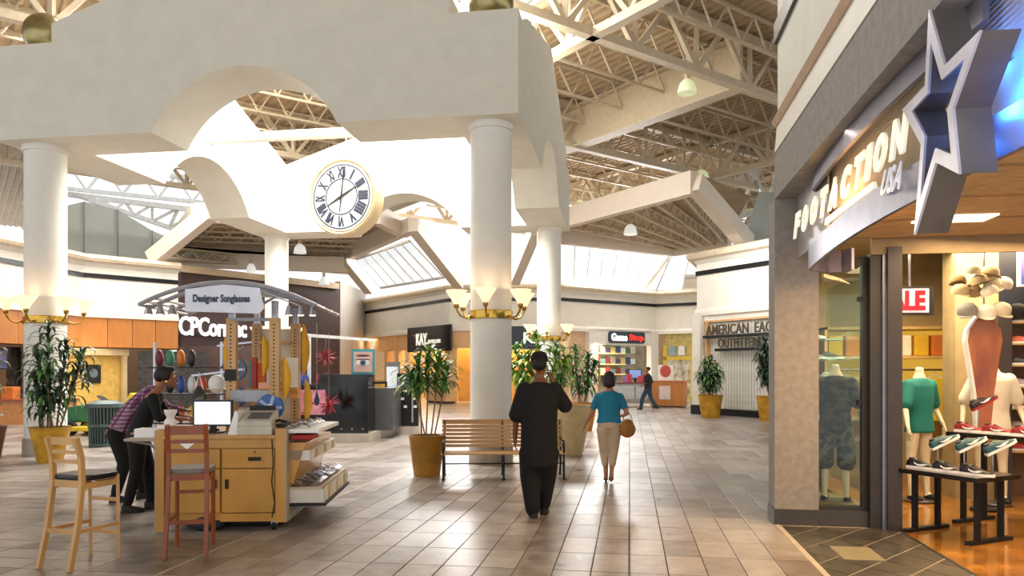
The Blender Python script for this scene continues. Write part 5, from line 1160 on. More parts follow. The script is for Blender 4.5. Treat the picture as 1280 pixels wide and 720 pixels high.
def plant(loc, label, canes, L_, w_, mats, nleaf, droop, single=True, seed=1, heads=1, cane_r=.018):
    """canes: list of (dx, dy, top_dx, top_dy, height, crown_depth)"""
    random.seed(seed); t = thing('potted_plant', label, 'plant', loc)
    lm_ = [leaf_mesh(L_, w_, d_, m_=m_) for m_ in mats for d_ in (droop*.75, droop, droop*1.2)]
    joined = MB()
    for (dx, dy, tx, ty, h, cd_) in canes:
        MB().tube([(dx, dy, -.05), ((dx+tx)/2+.01, (dy+ty)/2, h*.5), (tx, ty, h)], cane_r, 7).build('cane', M_cane, t)
        for i in range(nleaf):
            f = i/nleaf; z = h-cd_*(1-f)**1.3; a = i*2.4+random.random()*.5; up = f**2
            M4 = Matrix.Translation((tx+(dx-tx)*(1-z/h), ty+(dy-ty)*(1-z/h), z))@Matrix.Rotation(a, 4, 'Z')@Matrix.Rotation(-up*R(35)+random.uniform(-.15, .15), 4, 'Y')@Matrix.Scale(random.uniform(.75, 1.1)*(.8 if f > .85 else 1), 4)
            me = lm_[random.randrange(len(lm_))]
            if single: o = bpy.data.objects.new('leaf', me); scene.collection.objects.link(o); o.parent = t; o.matrix_local = M4
            else:
                joined.cur = mats.index(me.materials[0]); joined.add([M4@v.co for v in me.vertices], [tuple(p.vertices) for p in me.polygons])
    if not single: joined.build('foliage', mats, t, kind='stuff')
    return t
# beside left column
pL = (-10.1, 12.0, 0); planter(pL, .2, .33, .62, 'tall tapered yellow planter at the foot of the left column', M_yel)
plant((-10.1, 12.0, .6), 'dense dark green dracaena in the yellow planter by the left column', [(-.05, 0, -.12, .1, 1.75, 1.25), (.08, .05, .28, .05, 1.45, 1.1), (0, .08, -.3, .0, 1.35, 1.1), (.05, -.05, .1, -.2, 1.0, .85), (-.08, -.05, -.2, -.15, .9, .8), (.1, .1, .5, .2, 1.3, .9)], .52, .066, [M_leafd, M_leafd, M_leafm], 49, 1.3, seed=2)
pM = (-3.08, 11.35, 0); planter(pM, .2, .28, .62, 'ochre planter left of the slatted bench', mat('planter_ochre', '#b5811d', .45, col2='#8f6212', scale=3))
plant((-3.08, 11.35, .6), 'tall spiky green dracaena on thin canes in the ochre planter by the bench', [(-.08, 0, -.15, 0, 1.05, .5), (-.03, .05, .0, .1, 1.25, .6), (.06, 0, .2, -.05, 1.15, .5), (.1, .03, .3, .05, .98, .4), (0, -.05, -.25, -.05, .88, .3)], .5, .05, [M_leafl, M_leafm, M_leafm], 54, .9, seed=5, cane_r=.012)
pB = (-1.11, 14.45, 0); planter(pB, .22, .42, .95, 'large pale beige planter right of the man in black', M_bei)
plant((-1.6, 14.6, .9), 'large bright green bushy plant rising behind the man in black', [(-.2, 0, -.6, 0, 1.1, .9), (0, .1, -.2, .1, 1.35, 1.0), (.1, 0, .2, 0, 1.15, .9), (.15, -.05, .4, .1, .9, .7), (-.1, -.1, -.35, -.2, .95, .7), (-.1, .1, -.8, .1, .8, .5)], .5, .085, [M_leafl, M_leafl, M_leafm], 48, 1.15, seed=8)
pO = (-1.2, 24.2, 0); planter((-1.25, 20.5, 0), .25, .4, .75, 'orange planter behind the woman in teal', mat('planter_orange', '#d98a24', .45))
plant((-1.25, 20.5, .7), 'narrow dark green plant in the orange planter behind the woman in teal', [(-.1, 0, -.2, 0, 1.5, 1.1), (.1, 0, .15, 0, 1.3, 1.1), (0, .1, .35, 0, 1.1, .9), (0, -.1, -.3, -.1, .9, .7)], .5, .07, [M_leafm, M_leafd], 55, 1.1, single=False, seed=9)
planter((2.75, 26.9, 0), .3, .42, .78, 'yellow planter against the beadboard wall, farther one', M_yel)
plant((2.75, 26.9, .72), 'bushy green plant in the farther yellow planter on the beadboard wall', [(0, 0, -.2, 0, 1.1, .9), (.05, 0, .2, 0, 1.0, .9), (0, 0, 0, .1, 1.3, .9), (0, 0, .3, .1, .8, .6), (0, 0, -.35, .1, .7, .6)], .5, .08, [M_leafd, M_leafm], 60, 1.2, single=False, seed=12)
planter((4.45, 25.4, 0), .3, .42, .8, 'yellow planter half hidden by the grey pier', M_yel)
plant((4.45, 25.4, .75), 'tall drooping dark plant in the yellow planter beside the grey pier', [(0, 0, -.2, 0, 1.9, 1.3), (.05, 0, .2, 0, 1.7, 1.3), (0, 0, 0, .1, 1.5, 1.1), (0, 0, -.3, 0, 1.3, 1.0), (0, 0, .35, .1, 1.3, .9)], .55, .085, [M_leafd], 70, 1.45, single=False, seed=13)
plant((-11.9, 12.6, .5), 'broad leaved green plant cut off by the left edge of the photo', [(0, 0, 0, 0, 1.2, 1.0), (.0, 0, .15, 0, 1.5, .8)], .4, .12, [M_leafm], 16, 1.0, seed=14)
planter((-11.9, 12.6, 0), .2, .3, .56, 'brown planter at the left edge, holding the broad leaved plant', mat('planter_brown', '#7a5434', .5))
# ---------------------------------------------------------------- trash can
tc_ = thing('trash_can', 'grey green ribbed litter bin between the left planter and the lawn tractor', 'bin', (-11.1, 14.75, 0))
M_bin = mat('bin_green', '#516463', .45)
MB().lathe([(.26, 0), (.27, .05), (.3, .85), (.27, .86), (.24, .1)], 28).build('liner', mat('bin_dark', '#2b3534', .6), tc_)
for i in range(32):
    a = 2*PI*i/32; MB().bar((.29*math.cos(a), .29*math.sin(a), .04), (.33*math.cos(a), .33*math.sin(a), .86), .022, .022).build('slat', M_bin, tc_)
for z_, r_ in ((.04, .3), (.45, .325), (.86, .345)): MB().lathe([(r_-.02, z_-.03), (r_+.01, z_-.03), (r_+.01, z_+.03), (r_-.02, z_+.03)], 32).build('band', M_bin, tc_)
MB().lathe([(.36, .88), (.36, .91), (.2, .97), (.14, .95)], 32).build('rim_lid', M_bin, tc_)
# ---------------------------------------------------------------- lawn tractor
tr = thing('lawn_tractor', 'green and yellow ride-on lawn tractor parked behind the litter bin', 'tractor', (-13.4, 17.5, 0), R(8))
M_gr = mat('tractor_green', '#1f6b33', .3, coat=.5); M_ty = mat('tractor_yellow', '#f0cf2a', .35); M_tyre = mat('tyre', '#1a1a1b', .8)
def wheel(x, y, r_, w_):
    h = MB().cyl((x, y-w_/2, r_), r_, w_, 28, axis='y').build('wheel', M_tyre, tr, bevel=.03); MB().cyl((x, y-w_/2-.01, r_), r_*.52, w_+.02, 20, axis='y').build('hub', M_ty, h); MB().cyl((x, y-w_/2-.02, r_), r_*.16, w_+.04, 12, axis='y').build('axle_cap', M_gr, h)
for y in (-.42, .42): wheel(.75, y, .26, .24); wheel(-.5, y, .19, .16)
MB().prism([(.3, .35), (1.1, .4), (1.15, .55), (.95, .66), (.45, .66), (.3, .55)], -.45, .45, f=lambda x, z, y: (x, y, z)).build('rear_fender', M_gr, tr, bevel=.04)
MB().prism([(-1.0, .35), (.0, .35), (.05, .75), (-.2, .85), (-.85, .75), (-1.05, .6)], -.3, .3, f=lambda x, z, y: (x, y, z)).build('hood', M_gr, tr, bevel=.05)
MB().prism([(.45, .68), (.95, .68), (1.15, 1.15), (1.05, 1.18), (.85, .8), (.45, .78)], -.24, .24, f=lambda x, z, y: (x, y, z)).build('seat', M_ty, tr, bevel=.04)
MB().prism([(-.45, .12), (.5, .12), (.5, .25), (-.45, .25)], -.62, .62, f=lambda x, z, y: (x, y, z)).build('mower_deck', M_ty, tr, bevel=.03)
MB().tube([(.0, 0, .7), (.15, 0, 1.0)], .025, 8).build('steering_column', M_blk, tr); o = MB().lathe([(.15, 0), (.17, .012), (.15, .024), (.14, .012)], 20).build('steering_wheel', M_blk, tr); o.location = (.16, 0, 1.0); o.rotation_euler = (0, R(30), 0)
tr.scale = (.9, .9, .9)
# ---------------------------------------------------------------- bench
bn_z = .88
bn = thing('bench', 'wooden slatted bench with black cast iron ends before the round column', 'bench', (-1.88, 11.28, 0), R(11.5))
bn.scale = (1, 1, bn_z); M_slat = mat('bench_wood', '#cf9f63', .4, var=.12, scale=4, stretch=(.15, 1, 1)); M_iron = mat('cast_iron', '#17181b', .4)
for i in range(5): MB().bb(-.93, .93, -.045, .045, -.012, .012).build('seat_slat', M_slat, bn, bevel=.004).location = (0, -.2+i*.1, .43)
for i in range(6):
    o = MB().bb(-.93, .93, -.012, .012, -.026, .026).build('back_slat', M_slat, bn, bevel=.004); o.location = (0, .26+.014*i, .52+i*.066); o.rotation_euler = (-R(12), 0, 0)
o = MB().bb(-.93, .93, -.014, .014, -.04, .04).build('back_slat', M_slat, bn, bevel=.006); o.location = (0, .355, .93-.0); o.rotation_euler = (-R(12), 0, 0)
for x_ in (-.89, 0, .89):
    mb = MB(); mb.tube([(0, -.27, 0), (0, -.22, .12), (0, -.24, .28), (0, -.2, .4)], .018, 6); mb.tube([(0, .3, 0), (0, .24, .14), (0, .22, .3), (0, .25, .45), (0, .36, .96)], .018, 6)
    mb.tube([(0, -.24, .405), (0, 0, .395), (0, .25, .41)], .018, 6); mb.tube([(0, -.22, .2), (0, 0, .26), (0, .24, .2)], .012, 6)
    o = mb.build('iron_frame', M_iron, bn); o.location.x = x_; o['kind'] = 'part' if False else ''
    del o['kind']
    for y__ in (-.27, .3): MB().ball((x_, y__, .015), (.03, .035, .015), 10, 6).build('foot', M_iron, bn)
    if x_: 
        ar = MB(); ar.tube([(0, -.22, .42), (0, -.29, .52), (0, -.27, .62), (0, -.18, .65), (0, -.1, .63), (0, .1, .64), (0, .27, .66)], .016, 6); ar.tube([(0, -.2, .62), (0, -.12, .58), (0, -.13, .5), (0, -.2, .48), (0, -.2, .54)], .01, 6); ar.build('armrest', M_iron, bn).location.x = x_
MB().tube([(-.89, 0, .24), (.89, 0, .24)], .012, 6).build('tie_rod', M_iron, bn)
# ---------------------------------------------------------------- lamp rings on the columns
M_shade = mat('shade_glass', '#ffe6c4', .3, emit=1.1, ecol='#ffd9a6')
def lamp_ring(x, y, label, z=2.58, n=6, off=0, light=True):
    t = thing('column_lamp', label, 'lamp', (x, y, z), 0, 'brass lamp rings on the columns')
    MB().lathe([(.368, -.075), (.385, -.075), (.39, -.06), (.38, 0), (.39, .06), (.385, .075), (.368, .075)], 40).build('brass_band', M_gold, t, smooth=True)
    for i in range(n):
        a = 2*PI*i/n-PI/2+off; c, s_ = math.cos(a), math.sin(a)
        A = MB(); A.tube([(c*r, s_*r, z_) for r, z_ in ((.38, -.03), (.47, -.06), (.56, -.03), (.62, .05), (.64, .13))], [.02, .018, .018, .02, .024], 8)
        A.lathe([(.03, .1), (.045, .13), (.045, .19), (.03, .2)], 12, c=(c*.64, s_*.64, 0)); am = A.build('arm', M_gold, t, smooth=True)
        MB().lathe([(.045, .17), (.1, .27), (.17, .37), (.19, .41), (.175, .405), (.095, .29), (.03, .2)], 8, c=(c*.64, s_*.64, 0)).build('shade', M_shade, am)
        if light and i in (0, 1, n-1): lamp('POINT', (x+c*.64, y+s_*.64, z+.36), 2, (1, .72, .42), .05, name='lamp_bulb')
lamp_ring(-2.4, 13.1, 'brass ring of glowing glass lamps on the column behind the bench', off=.04)
lamp_ring(-11.12, 13.1, 'brass ring of glowing glass lamps on the left edge column', off=.72-PI/6)
lamp_ring(-2.4, 22.8, 'brass ring of glass lamps on the farther right column', light=False)
lamp_ring(-11.12, 22.8, 'brass ring of glass lamps on the column behind the kiosk', light=False)
# ---------------------------------------------------------------- pendant lamps
M_dome = mat('pendant_glass', '#e9f0cf', .2, emit=.35, ecol='#dfe8b0'); M_domew = mat('pendant_white', '#f3f4f0', .2, emit=.5)
def pendant(p, label, m_, top, r_=.27, en=1500):
    t = thing('pendant_lamp', label, 'lamp', p, 0, 'domed pendant lamps')
    MB().lathe([(r_, -.2), (r_*.98, -.1), (r_*.8, .08), (r_*.45, .18), (r_*.2, .22), (r_*.12, .22), (r_*.4, .15), (r_*.75, .05), (r_*.93, -.1)], 24).build('dome', m_, t, smooth=True)
    MB().lathe([(.07, .2), (.08, .24), (.08, .38), (.04, .42)], 14).build('ballast', M_truss, t); MB().tube([(0, 0, .4), (0, 0, max(.5, top-p[2]+.06))], .012, 6).build('stem', M_truss, t)
    if en: lamp('SPOT', (p[0], p[1], p[2]-.02), en, (1, .97, .9), .15, target=(p[0], p[1], 0), spot=R(165), name='pendant_bulb')
pendant(W(436, 288, 31.5), 'added white pendant lamp, unseen behind the clock, lighting the rear lower roof', M_domew, 8.0, .27)  # extra pendant out of sight, kept only for the light it gives
for px, py, d, lb, m_, top, r_ in ((859, 108, 21.6, 'greenish glass pendant lamp under the big roof truss at upper right', M_dome, 11.45, .27), (877, 219, 30, 'pendant lamp just above the peak of the right lower roof', M_dome, 11.45, .3),
    (788, 287, 30.5, 'white pendant lamp under the right lower roof', M_domew, 8.0, .27), (839, 288, 36, 'small pendant lamp deeper under the right lower roof', M_domew, 8.0, .25), (725, 255, 38, 'dim pendant lamp against the far roof trusses right of the pavilion', M_dome, 11.45, .27),
    (375, 311, 33, 'white pendant lamp left of the clock, under the rear lower roof', M_domew, 8.0, .27), (405, 351, 38, 'white pendant lamp nearest the sloped skylight on its left', M_domew, 7.25, .25), (314, 335, 36, 'small pendant lamp seen left of the rear column', M_domew, 7.25, .22), (355, 365, 36, 'small pendant lamp low behind the kiosk canopy', M_domew, 7.25, .25)):
    pendant(W(px, py, d), lb, m_, top, r_)
# ---------------------------------------------------------------- black beauty kiosk in the middle
Fp = W(461, 553, 17.08); Fp.z = 0
bk = thing('cosmetics_kiosk', 'glossy black cosmetics kiosk on a pale plinth with eye and face posters', 'kiosk', (Fp.x, Fp.y, 0), R(8.8))
M_pl = mat('plinth_pale', '#cfc5b8', .4)
MB().prism([(0, 0), (-2.4, 0), (-2.4, 3.2), (.35, 3.2), (.35, 3.0)], 0, .2).build('plinth', M_pl, bk)
MB().bb(-1.12, -.02, .02, .9, .2, 1.53).build('black_panel', mat('panel_black', '#0d1013', .12), bk, bevel=.005)
for i in range(3): MB().cyl((-.62+i*.24, .018, .3), .012, -.02, 10, axis='y').build('stud', M_white, bk)
MB().bb(-2.4, -1.12, .25, 1.2, .2, 1.22).build('counter', M_blk, bk); MB().bb(-2.42, -1.1, .22, 1.25, 1.22, 1.3).build('countertop', M_black, bk)
MB().bb(-1.86, -.98, .0, .02, .62, 1.18).build('face_poster', mat('poster_pink', '#e7a3b4', .4, col2='#c76a83', scale=3), bk).name = 'face_poster'
fpo = bpy.data.objects['face_poster']
for x_, z_, sx, sz, c in ((-1.62, .9, .1, .02, '#8b2f4c'), (-1.25, .88, .12, .025, '#c02746'), (-1.43, .72, .05, .03, '#a8506a'), (-1.45, .66, .12, .02, '#b03a55')): MB().ball((x_, -.002, z_), (sx, .006, sz), 14, 8).build('print_mark', mat('pm'+c, c, .4), fpo)
fm = mat('frame_white', '#eceff0', .35)
MB().bar((-1.42, .3, 1.3), (-1.42, .3, 2.43), .07).build('frame_post', fm, bk); MB().bar((-1.45, .3, 2.42), (-.45, 2.9, 2.42), .07).build('frame_beam', fm, bk); MB().bar((-.45, 2.9, .2), (-.45, 2.9, 2.42), .07).build('frame_post', fm, bk)
ey = thing('eye_poster', 'teal bordered poster of a human eye standing on the black kiosk', 'poster', W(454, 467, 17.6), R(8.8)); ey.location.z = 1.53
MB().bb(-.27, .27, -.03, .03, 0, .58).build('frame', mat('teal_frame', '#3d9aa6', .4), ey); MB().bb(-.22, .22, -.035, -.03, .05, .52).build('picture', mat('skin_print', '#d9b3a8', .5), ey)
zr2 = lambda r_, c, y_, x_=0, z_=.27, sx=1, sz=1: MB().ball((x_, y_, z_), (r_*sx, .004, r_*sz), 20, 8).build('print_mark', mat('ep'+c, c, .4), ey)
zr2(.15, '#eef0f2', -.036, sx=1.05, sz=.5); zr2(.075, '#6c8091', -.039); zr2(.035, '#16181c', -.042); zr2(.17, '#4a3230', -.034, z_=.43, sz=.16); zr2(.17, '#3a2a30', -.035, z_=.34, sz=.1)
gp = thing('gold_poster', 'narrow black board with golden picture on the kiosk right side', 'poster', W(469, 527, 18.4), R(60)); gp.location.z = .45
MB().bb(-.35, .35, -.04, .04, 0, .9).build('board', M_blk, gp); MB().bb(-.27, .27, -.05, -.04, .06, .84).build('picture', mat('gold_print', '#d9a545', .4, col2='#4a3016', scale=3), gp)
bc = MB().bb(-.3, .4, .9, 3.0, .2, 1.2).build('rear_counter', mat('counter_grey', '#5f6062', .3), bk)
for i, (px, py, d, c, n_) in enumerate(((357, 480, 17.4, '#c8d8e6', 'pale blue'), (362, 478, 17.6, '#e9ecee', 'white'), (370, 480, 17.3, '#d9c9e0', 'lilac'), (377, 481, 17.5, '#3a62b8', 'blue'), (383, 480, 17.3, '#2d4da0', 'navy'), (398, 481, 17.4, '#7c2e4a', 'plum'), (408, 480, 17.6, '#c36c7e', 'rose'), (413, 482, 17.3, '#2e3b8f', 'deep blue'))):
    o = MB().lathe([(.05, 0), (.055, .12), (.03, .2), (.018, .22), (.018, .27), (.022, .28)], 14).build('cosmetic_bottle', mat('cb'+c, c, .2)); p = W(px, py, d); o.location = (p.x, p.y, 1.3); tag(o, '%s bottle standing on the black kiosk counter' % n_, 'bottle', 'bottles on the black kiosk')
for px, py, lb in ((407, 447, 'upper dark red spiky star ornament hanging in the white frame'), (411, 505, 'lower dark red spiky star ornament before the black panel')):
    t = thing('star_ornament', lb, 'ornament', W(px, py, 17.9 if py < 460 else 16.2)); m_ = mat('orn_red', '#8c1a26', .4)
    random.seed(px)
    mb = MB()
    for i in range(40):
        v = Vector((random.gauss(0, 1), random.gauss(0, .6), random.gauss(0, 1))).normalized(); mb.tube([(0, 0, 0), tuple(v*.26)], [.03, .003], 5)
    mb.build('spikes', m_, t, kind='stuff'); MB().ball((0, 0, 0), .07, 12, 8).build('core', m_, t); MB().tube([(0, 0, .05), (0, 0, 2.42-t.location.z+0)], .004, 4).build('hanging_wire', M_steel, t)
t = thing('drop_ornament', 'dark blue teardrop ornament hanging before the pink face poster', 'ornament', W(396, 499, 16.0)); MB().lathe([(.004, .2), (.03, .08), (.06, -.02), (.05, -.1), (.01, -.14)], 14).build('drop', mat('orn_navy', '#1d2a4a', .3), t, smooth=True); MB().tube([(0, 0, .19), (0, 0, 1.6)], .004, 4).build('hanging_wire', M_steel, t)
# info stand and dark racks
t = thing('info_stand', 'grey framed notice stand left of the dark racks', 'stand', W(491, 540, 20.5)); t.location.z = 0
MB().bb(-.2, .2, -.04, .04, 1.0, 1.85).build('frame', mat('st_grey', '#6a6a6a', .4), t); MB().bb(-.16, .16, -.05, -.04, 1.05, 1.72).build('panel', mat('st_pale', '#d5dbe0', .3, emit=.2), t); MB().bb(-.25, .25, -.2, .2, 0, .05).build('base', M_blk, t); MB().bb(-.2, .2, -.1, .1, .05, 1.0).build('body', mat('st_dark', '#4b4c50', .4), t)
for px, w_, lb in ((506, .36, 'wider black merchandise tower left of the spiky plants'), (519, .2, 'narrow black merchandise tower touching the spiky plants')):
    t = thing('display_tower', lb, 'display', W(px, 537, 19.5), R(10), 'black merchandise towers'); t.location.z = 0
    MB().bb(-w_/2, w_/2, -.18, .18, .2, 1.55).build('cabinet', M_black, t, bevel=.01); MB().bb(-w_/2-.03, w_/2+.03, -.2, .2, 0, .2).build('base', M_pl, t); MB().bb(-w_/2+.03, -w_/2+.07, -.2, -.18, .3, 1.45).build('chrome_strip', M_steel, t)
    for i in range(4): MB().box((w_*.1*((-1)**i), -.19, .7+i*.2), (.08, .02, .06)).build('hanging_item', M_white, t)
for px, w_, c, lb in ((478, .5, '#5d6e78', 'grey cabinet right of the gold poster'), (498, .6, '#3c3835', 'dark cabinet behind the notice stand')):
    t = thing('display_cabinet', lb, 'cabinet', W(px, 520, 24)); t.location.z = 0; MB().bb(-w_/2, w_/2, -.25, .25, .08, 1.2).build('body', mat('cab'+c, c, .4), t); MB().bb(-w_/2, w_/2, -.27, .27, 1.2, 1.24).build('top', M_blk, t); MB().bb(-w_/2, w_/2, -.22, .22, 0, .08).build('plinth', M_blk, t)
# stock of the cluttered stall seen left of the kiosk posts
random.seed(21)
st_ = thing('toy_rack', 'dark rack of colourful toys and fans behind the kiosk at left', 'rack', W(235, 520, 13)); st_.location.z = 0
MB().bb(-.65, .65, -.2, .2, .0, .08).build('base', M_blk, st_)
for x_ in (-.62, .62): MB().bb(x_-.02, x_+.02, -.02, .02, .08, 2.1).build('upright', M_steel, st_)
for z_ in (.7, 1.2, 1.65): MB().bb(-.64, .64, -.18, .18, z_, z_+.02).build('shelf', M_blk, st_)
for i in range(16):
    c = ['#2f57a8', '#e7ecef', '#d84b2a', '#e7b52c', '#7a2430', '#3c8f6a', '#e07f2a', '#24242a'][i % 8]
    nm = ['blue', 'white', 'red', 'yellow', 'maroon', 'green', 'orange', 'black'][i % 8]
    rr_ = i//6; o = MB().ball((0, 0, .15), (.07, .06, .15), 12, 8).build('toy', mat('toy'+c, c, .4), smooth='all'); p = st_.location; o.location = (p.x-.5+(i % 6)*.2, p.y-.05, (.72, 1.22, 1.67)[rr_])
    tag(o, '%s toy standing on the %s shelf of the dark rack' % (nm, ('lower', 'middle', 'upper')[rr_]), 'toy', 'toys on the dark rack')
# ---------------------------------------------------------------- people
def hand(b, wr, dirv, palm_n, s=1.0, curl=.5):
    """palm and five fingers from the wrist wr, pointing along dirv; palm_n is the palm's facing"""
    d = Vector(dirv).normalized(); n_ = Vector(palm_n); n_ = (n_-d*n_.dot(d)).normalized(); side = d.cross(n_); wr = Vector(wr)
    b.append(('c', tuple(wr), tuple(wr+d*.05*s), .024*s, .026*s)); 
    for sgn in (-.5, .5): b.append(('c', tuple(wr+d*.03*s+side*.018*s*sgn*2), tuple(wr+d*.085*s+side*.022*s*sgn*2), .018*s, .015*s))
    for k, (o_, L_) in enumerate(((-.033, .065), (-.011, .078), (.011, .074), (.032, .056))):
        a = wr+d*.09*s+side*o_*s; m_ = a+(d*math.cos(curl*.6)+n_*math.sin(curl*.6))*L_*.5*s; e = m_+(d*math.cos(curl*1.6)+n_*math.sin(curl*1.6))*L_*.5*s
        b += [('c', tuple(a), tuple(m_), .0095*s, .009*s), ('c', tuple(m_), tuple(e), .009*s, .0075*s)]
    a = wr+d*.03*s-side*.028*s; m_ = a+(d*.5-side*.75+n_*.4).normalized()*.04*s; e = m_+(d*.9-side*.2+n_*.4).normalized()*.032*s
    b += [('c', tuple(a), tuple(m_), .012*s, .0105*s), ('c', tuple(m_), tuple(e), .0105*s, .008*s)]
def head(b, c, yaw=0, s=1.0):
    """skull, jaw, nose, ears; faces local +y turned by yaw"""
    M = Matrix.Rotation(yaw, 3, 'Z'); c = Vector(c); P = lambda x, y, z: tuple(c+M@Vector((x*s, y*s, z*s)))
    b += [('e', P(0, -.01, .03), (.077*s, .095*s, .1*s), yaw), ('e', P(0, .035, -.045), (.055*s, .055*s, .07*s), yaw), ('c', P(0, .083, .01), P(0, .103, -.022), .01*s, .014*s),
          ('c', P(-.018, .088, -.062), P(.018, .088, -.062), .009*s, .009*s), ('e', P(0, .075, -.09), (.02*s, .016*s, .016*s), yaw)]
    for q in (-1, 1): b += [('e', P(q*.078, -.005, 0), (.01*s, .018*s, .03*s), yaw), ('e', P(q*.03, .075, .035), (.022*s, .014*s, .01*s), yaw)]
    return P
def face(t, P, s, skin_d):
    for q in (-1, 1):
        e = MB().ball(P(q*.031, .078, .012), .013*s, 12, 8).build('eye', M_white, t, smooth='all'); MB().ball(P(q*.031, .0885, .012), .006*s, 10, 6).build('iris', mat('iris', '#2a1a12', .2), e)
        MB().tube([P(q*.016, .092, .036), P(q*.032, .093, .042), P(q*.05, .08, .036)], .004*s, 6).build('eyebrow', mat('brow', '#17110e', .8), t)
    MB().tube([P(-.024, .093, -.06), P(0, .101, -.058), P(.024, .093, -.06)], [.004*s, .008*s, .004*s], 8).build('mouth', mat('lips', '#8a4640', .4), t)
def shoe(t, p, yaw, m_, L_=.27, w_=.1, h_=.09):
    mb = MB(); P = [(-w_*.36, -L_*.28), (w_*.36, -L_*.28), (w_*.45, .0), (w_*.5, L_*.4), (w_*.25, L_*.68), (-w_*.2, L_*.7), (-w_*.5, L_*.42), (-w_*.42, 0)]
    o = MB().prism(P, 0, .022).build('shoe_sole', M_blk, t); 
    u = MB(); vs = []; n = 12
    for (y, w2, h2) in ((-.27, .32, .7), (-.2, .4, .95), (-.05, .42, 1.0), (.12, .44, .8), (.3, .46, .6), (.48, .42, .5), (.62, .28, .38), (.69, .1, .25)):
        for k in range(n): a = PI*k/(n-1); vs.append((-w_*w2*math.cos(a), y*L_, .015+h_*h2*math.sin(a)**.8))
    fs = [(i*n+k, i*n+k+1, (i+1)*n+k+1, (i+1)*n+k) for i in range(7) for k in range(n-1)]+[tuple(range(n)), tuple(7*n+k for k in range(n-1, -1, -1))]
    u.add(vs, fs); q = u.build('shoe', m_, t, smooth='all')
    for x in (o, q): x.location = p; x.rotation_euler = (0, 0, yaw)
S1 = mat('skin_brown', '#7a4b33', .5, var=.05); S2_ = mat('skin_tan', '#b98262', .5, var=.05); S3 = mat('skin_mid', '#9a6246', .5, var=.05)
H_blk = mat('hair_black', '#120e0d', .6, bump=.5, bscale=120)
M_bcl = mat('black_cloth', '#070708', .85, bump=.2, bscale=40)
# man in black, walking away, right hand at his face
mn = thing('person', 'person in oversized black t-shirt, black pants and black cap walking away, hand raised to face', 'person', (-.98, 8.28, 0), R(6))
b = [('l', [(0, 0, .9, .16, .11), (0, 0, 1.1, .15, .1), (0, .0, 1.3, .19, .115), (0, 0, 1.42, .2, .1), (0, .0, 1.475, .1, .075), (0, .01, 1.53, .058, .058), (0, .015, 1.58, .055, .055)])]
for s_, ft in ((-1, (-.06, -.02)), (1, (.02, .22))):
    b += [('c', (s_*.1, 0, .9), (s_*.09+.0, .04, .5), .1, .065), ('c', (s_*.09, .04, .5), (ft[0]+s_*.02, ft[1], .1), .062, .042)]
eL = (-.25, -.0, 1.13); hL = (-.27, .07, .87); b += [('c', (-.17, 0, 1.41), eL, .06, .045), ('c', eL, hL, .042, .028)]; hand(b, hL, (.02, .05, -1), (1, .1, 0), 1.0, .35)
eR = (.29, .1, 1.22); hR = (.16, .2, 1.47); b += [('c', (.17, 0, 1.41), eR, .06, .045), ('c', eR, hR, .042, .028)]; hand(b, hR, (-.35, .05, .8), (-.7, .5, 0), 1.0, .6)
P = head(b, (.0, .02, 1.66), R(-25)); obj('body', blob(b, .0085, 4), S1, mn); face(mn, P, 1, S1)
c = [('l', [(-.0, 0, .56, .205, .165), (0, 0, .8, .205, .16), (0, 0, 1.05, .2, .15), (0, 0, 1.25, .21, .145), (0, 0, 1.38, .2, .125), (0, 0, 1.45, .14, .1), (0, .0, 1.49, .075, .07)])]
c += [('c', (-.165, 0, 1.4), (-.25, 0, 1.12), .086, .086), ('c', (.165, 0, 1.4), (.285, .09, 1.22), .088, .084), ('c', (.285, .09, 1.22), (.24, .13, 1.3), .066, .062)]
obj('t_shirt', blob(c, .014, 5), M_bcl, mn)
c = [('l', [(0, 0, .55, .19, .14), (0, 0, .8, .19, .14), (0, 0, 1.0, .16, .12)]), ('c', (-.09, .0, .7), (-.1, .02, .45), .135, .115), ('c', (-.1, .02, .45), (-.07, -.03, .1), .115, .085), ('c', (.09, .0, .7), (.08, .1, .45), .135, .115), ('c', (.08, .1, .45), (.05, .18, .12), .115, .08)]
obj('pants', blob(c, .014, 5), M_bcl, mn)
shoe(mn, (-.06, -.02, 0), R(8), M_blk); shoe(mn, (.05, .2, 0), R(-6), M_blk)
cp_o = MB().lathe([(.09, 0), (.096, .03), (.092, .07), (.07, .105), (.03, .12), (.004, .123)], 20).build('cap', M_bcl, mn, smooth=True)
cp_o.location = (.0, .015, 1.70); cp_o.rotation_euler = (0, 0, 0)
bo = MB().prism([(.075*math.cos(a), .04+.1*math.sin(a)) for a in [PI*i/10 for i in range(11)]], 0, .01).build('cap_brim', M_bcl, mn)
bo.location = (.0, .02, 1.705); bo.rotation_euler = (0, 0, R(-70))
MB().ball((0, -.02, 1.68), (.084, .096, .075), 18, 12).build('hair', H_blk, mn, smooth='all')
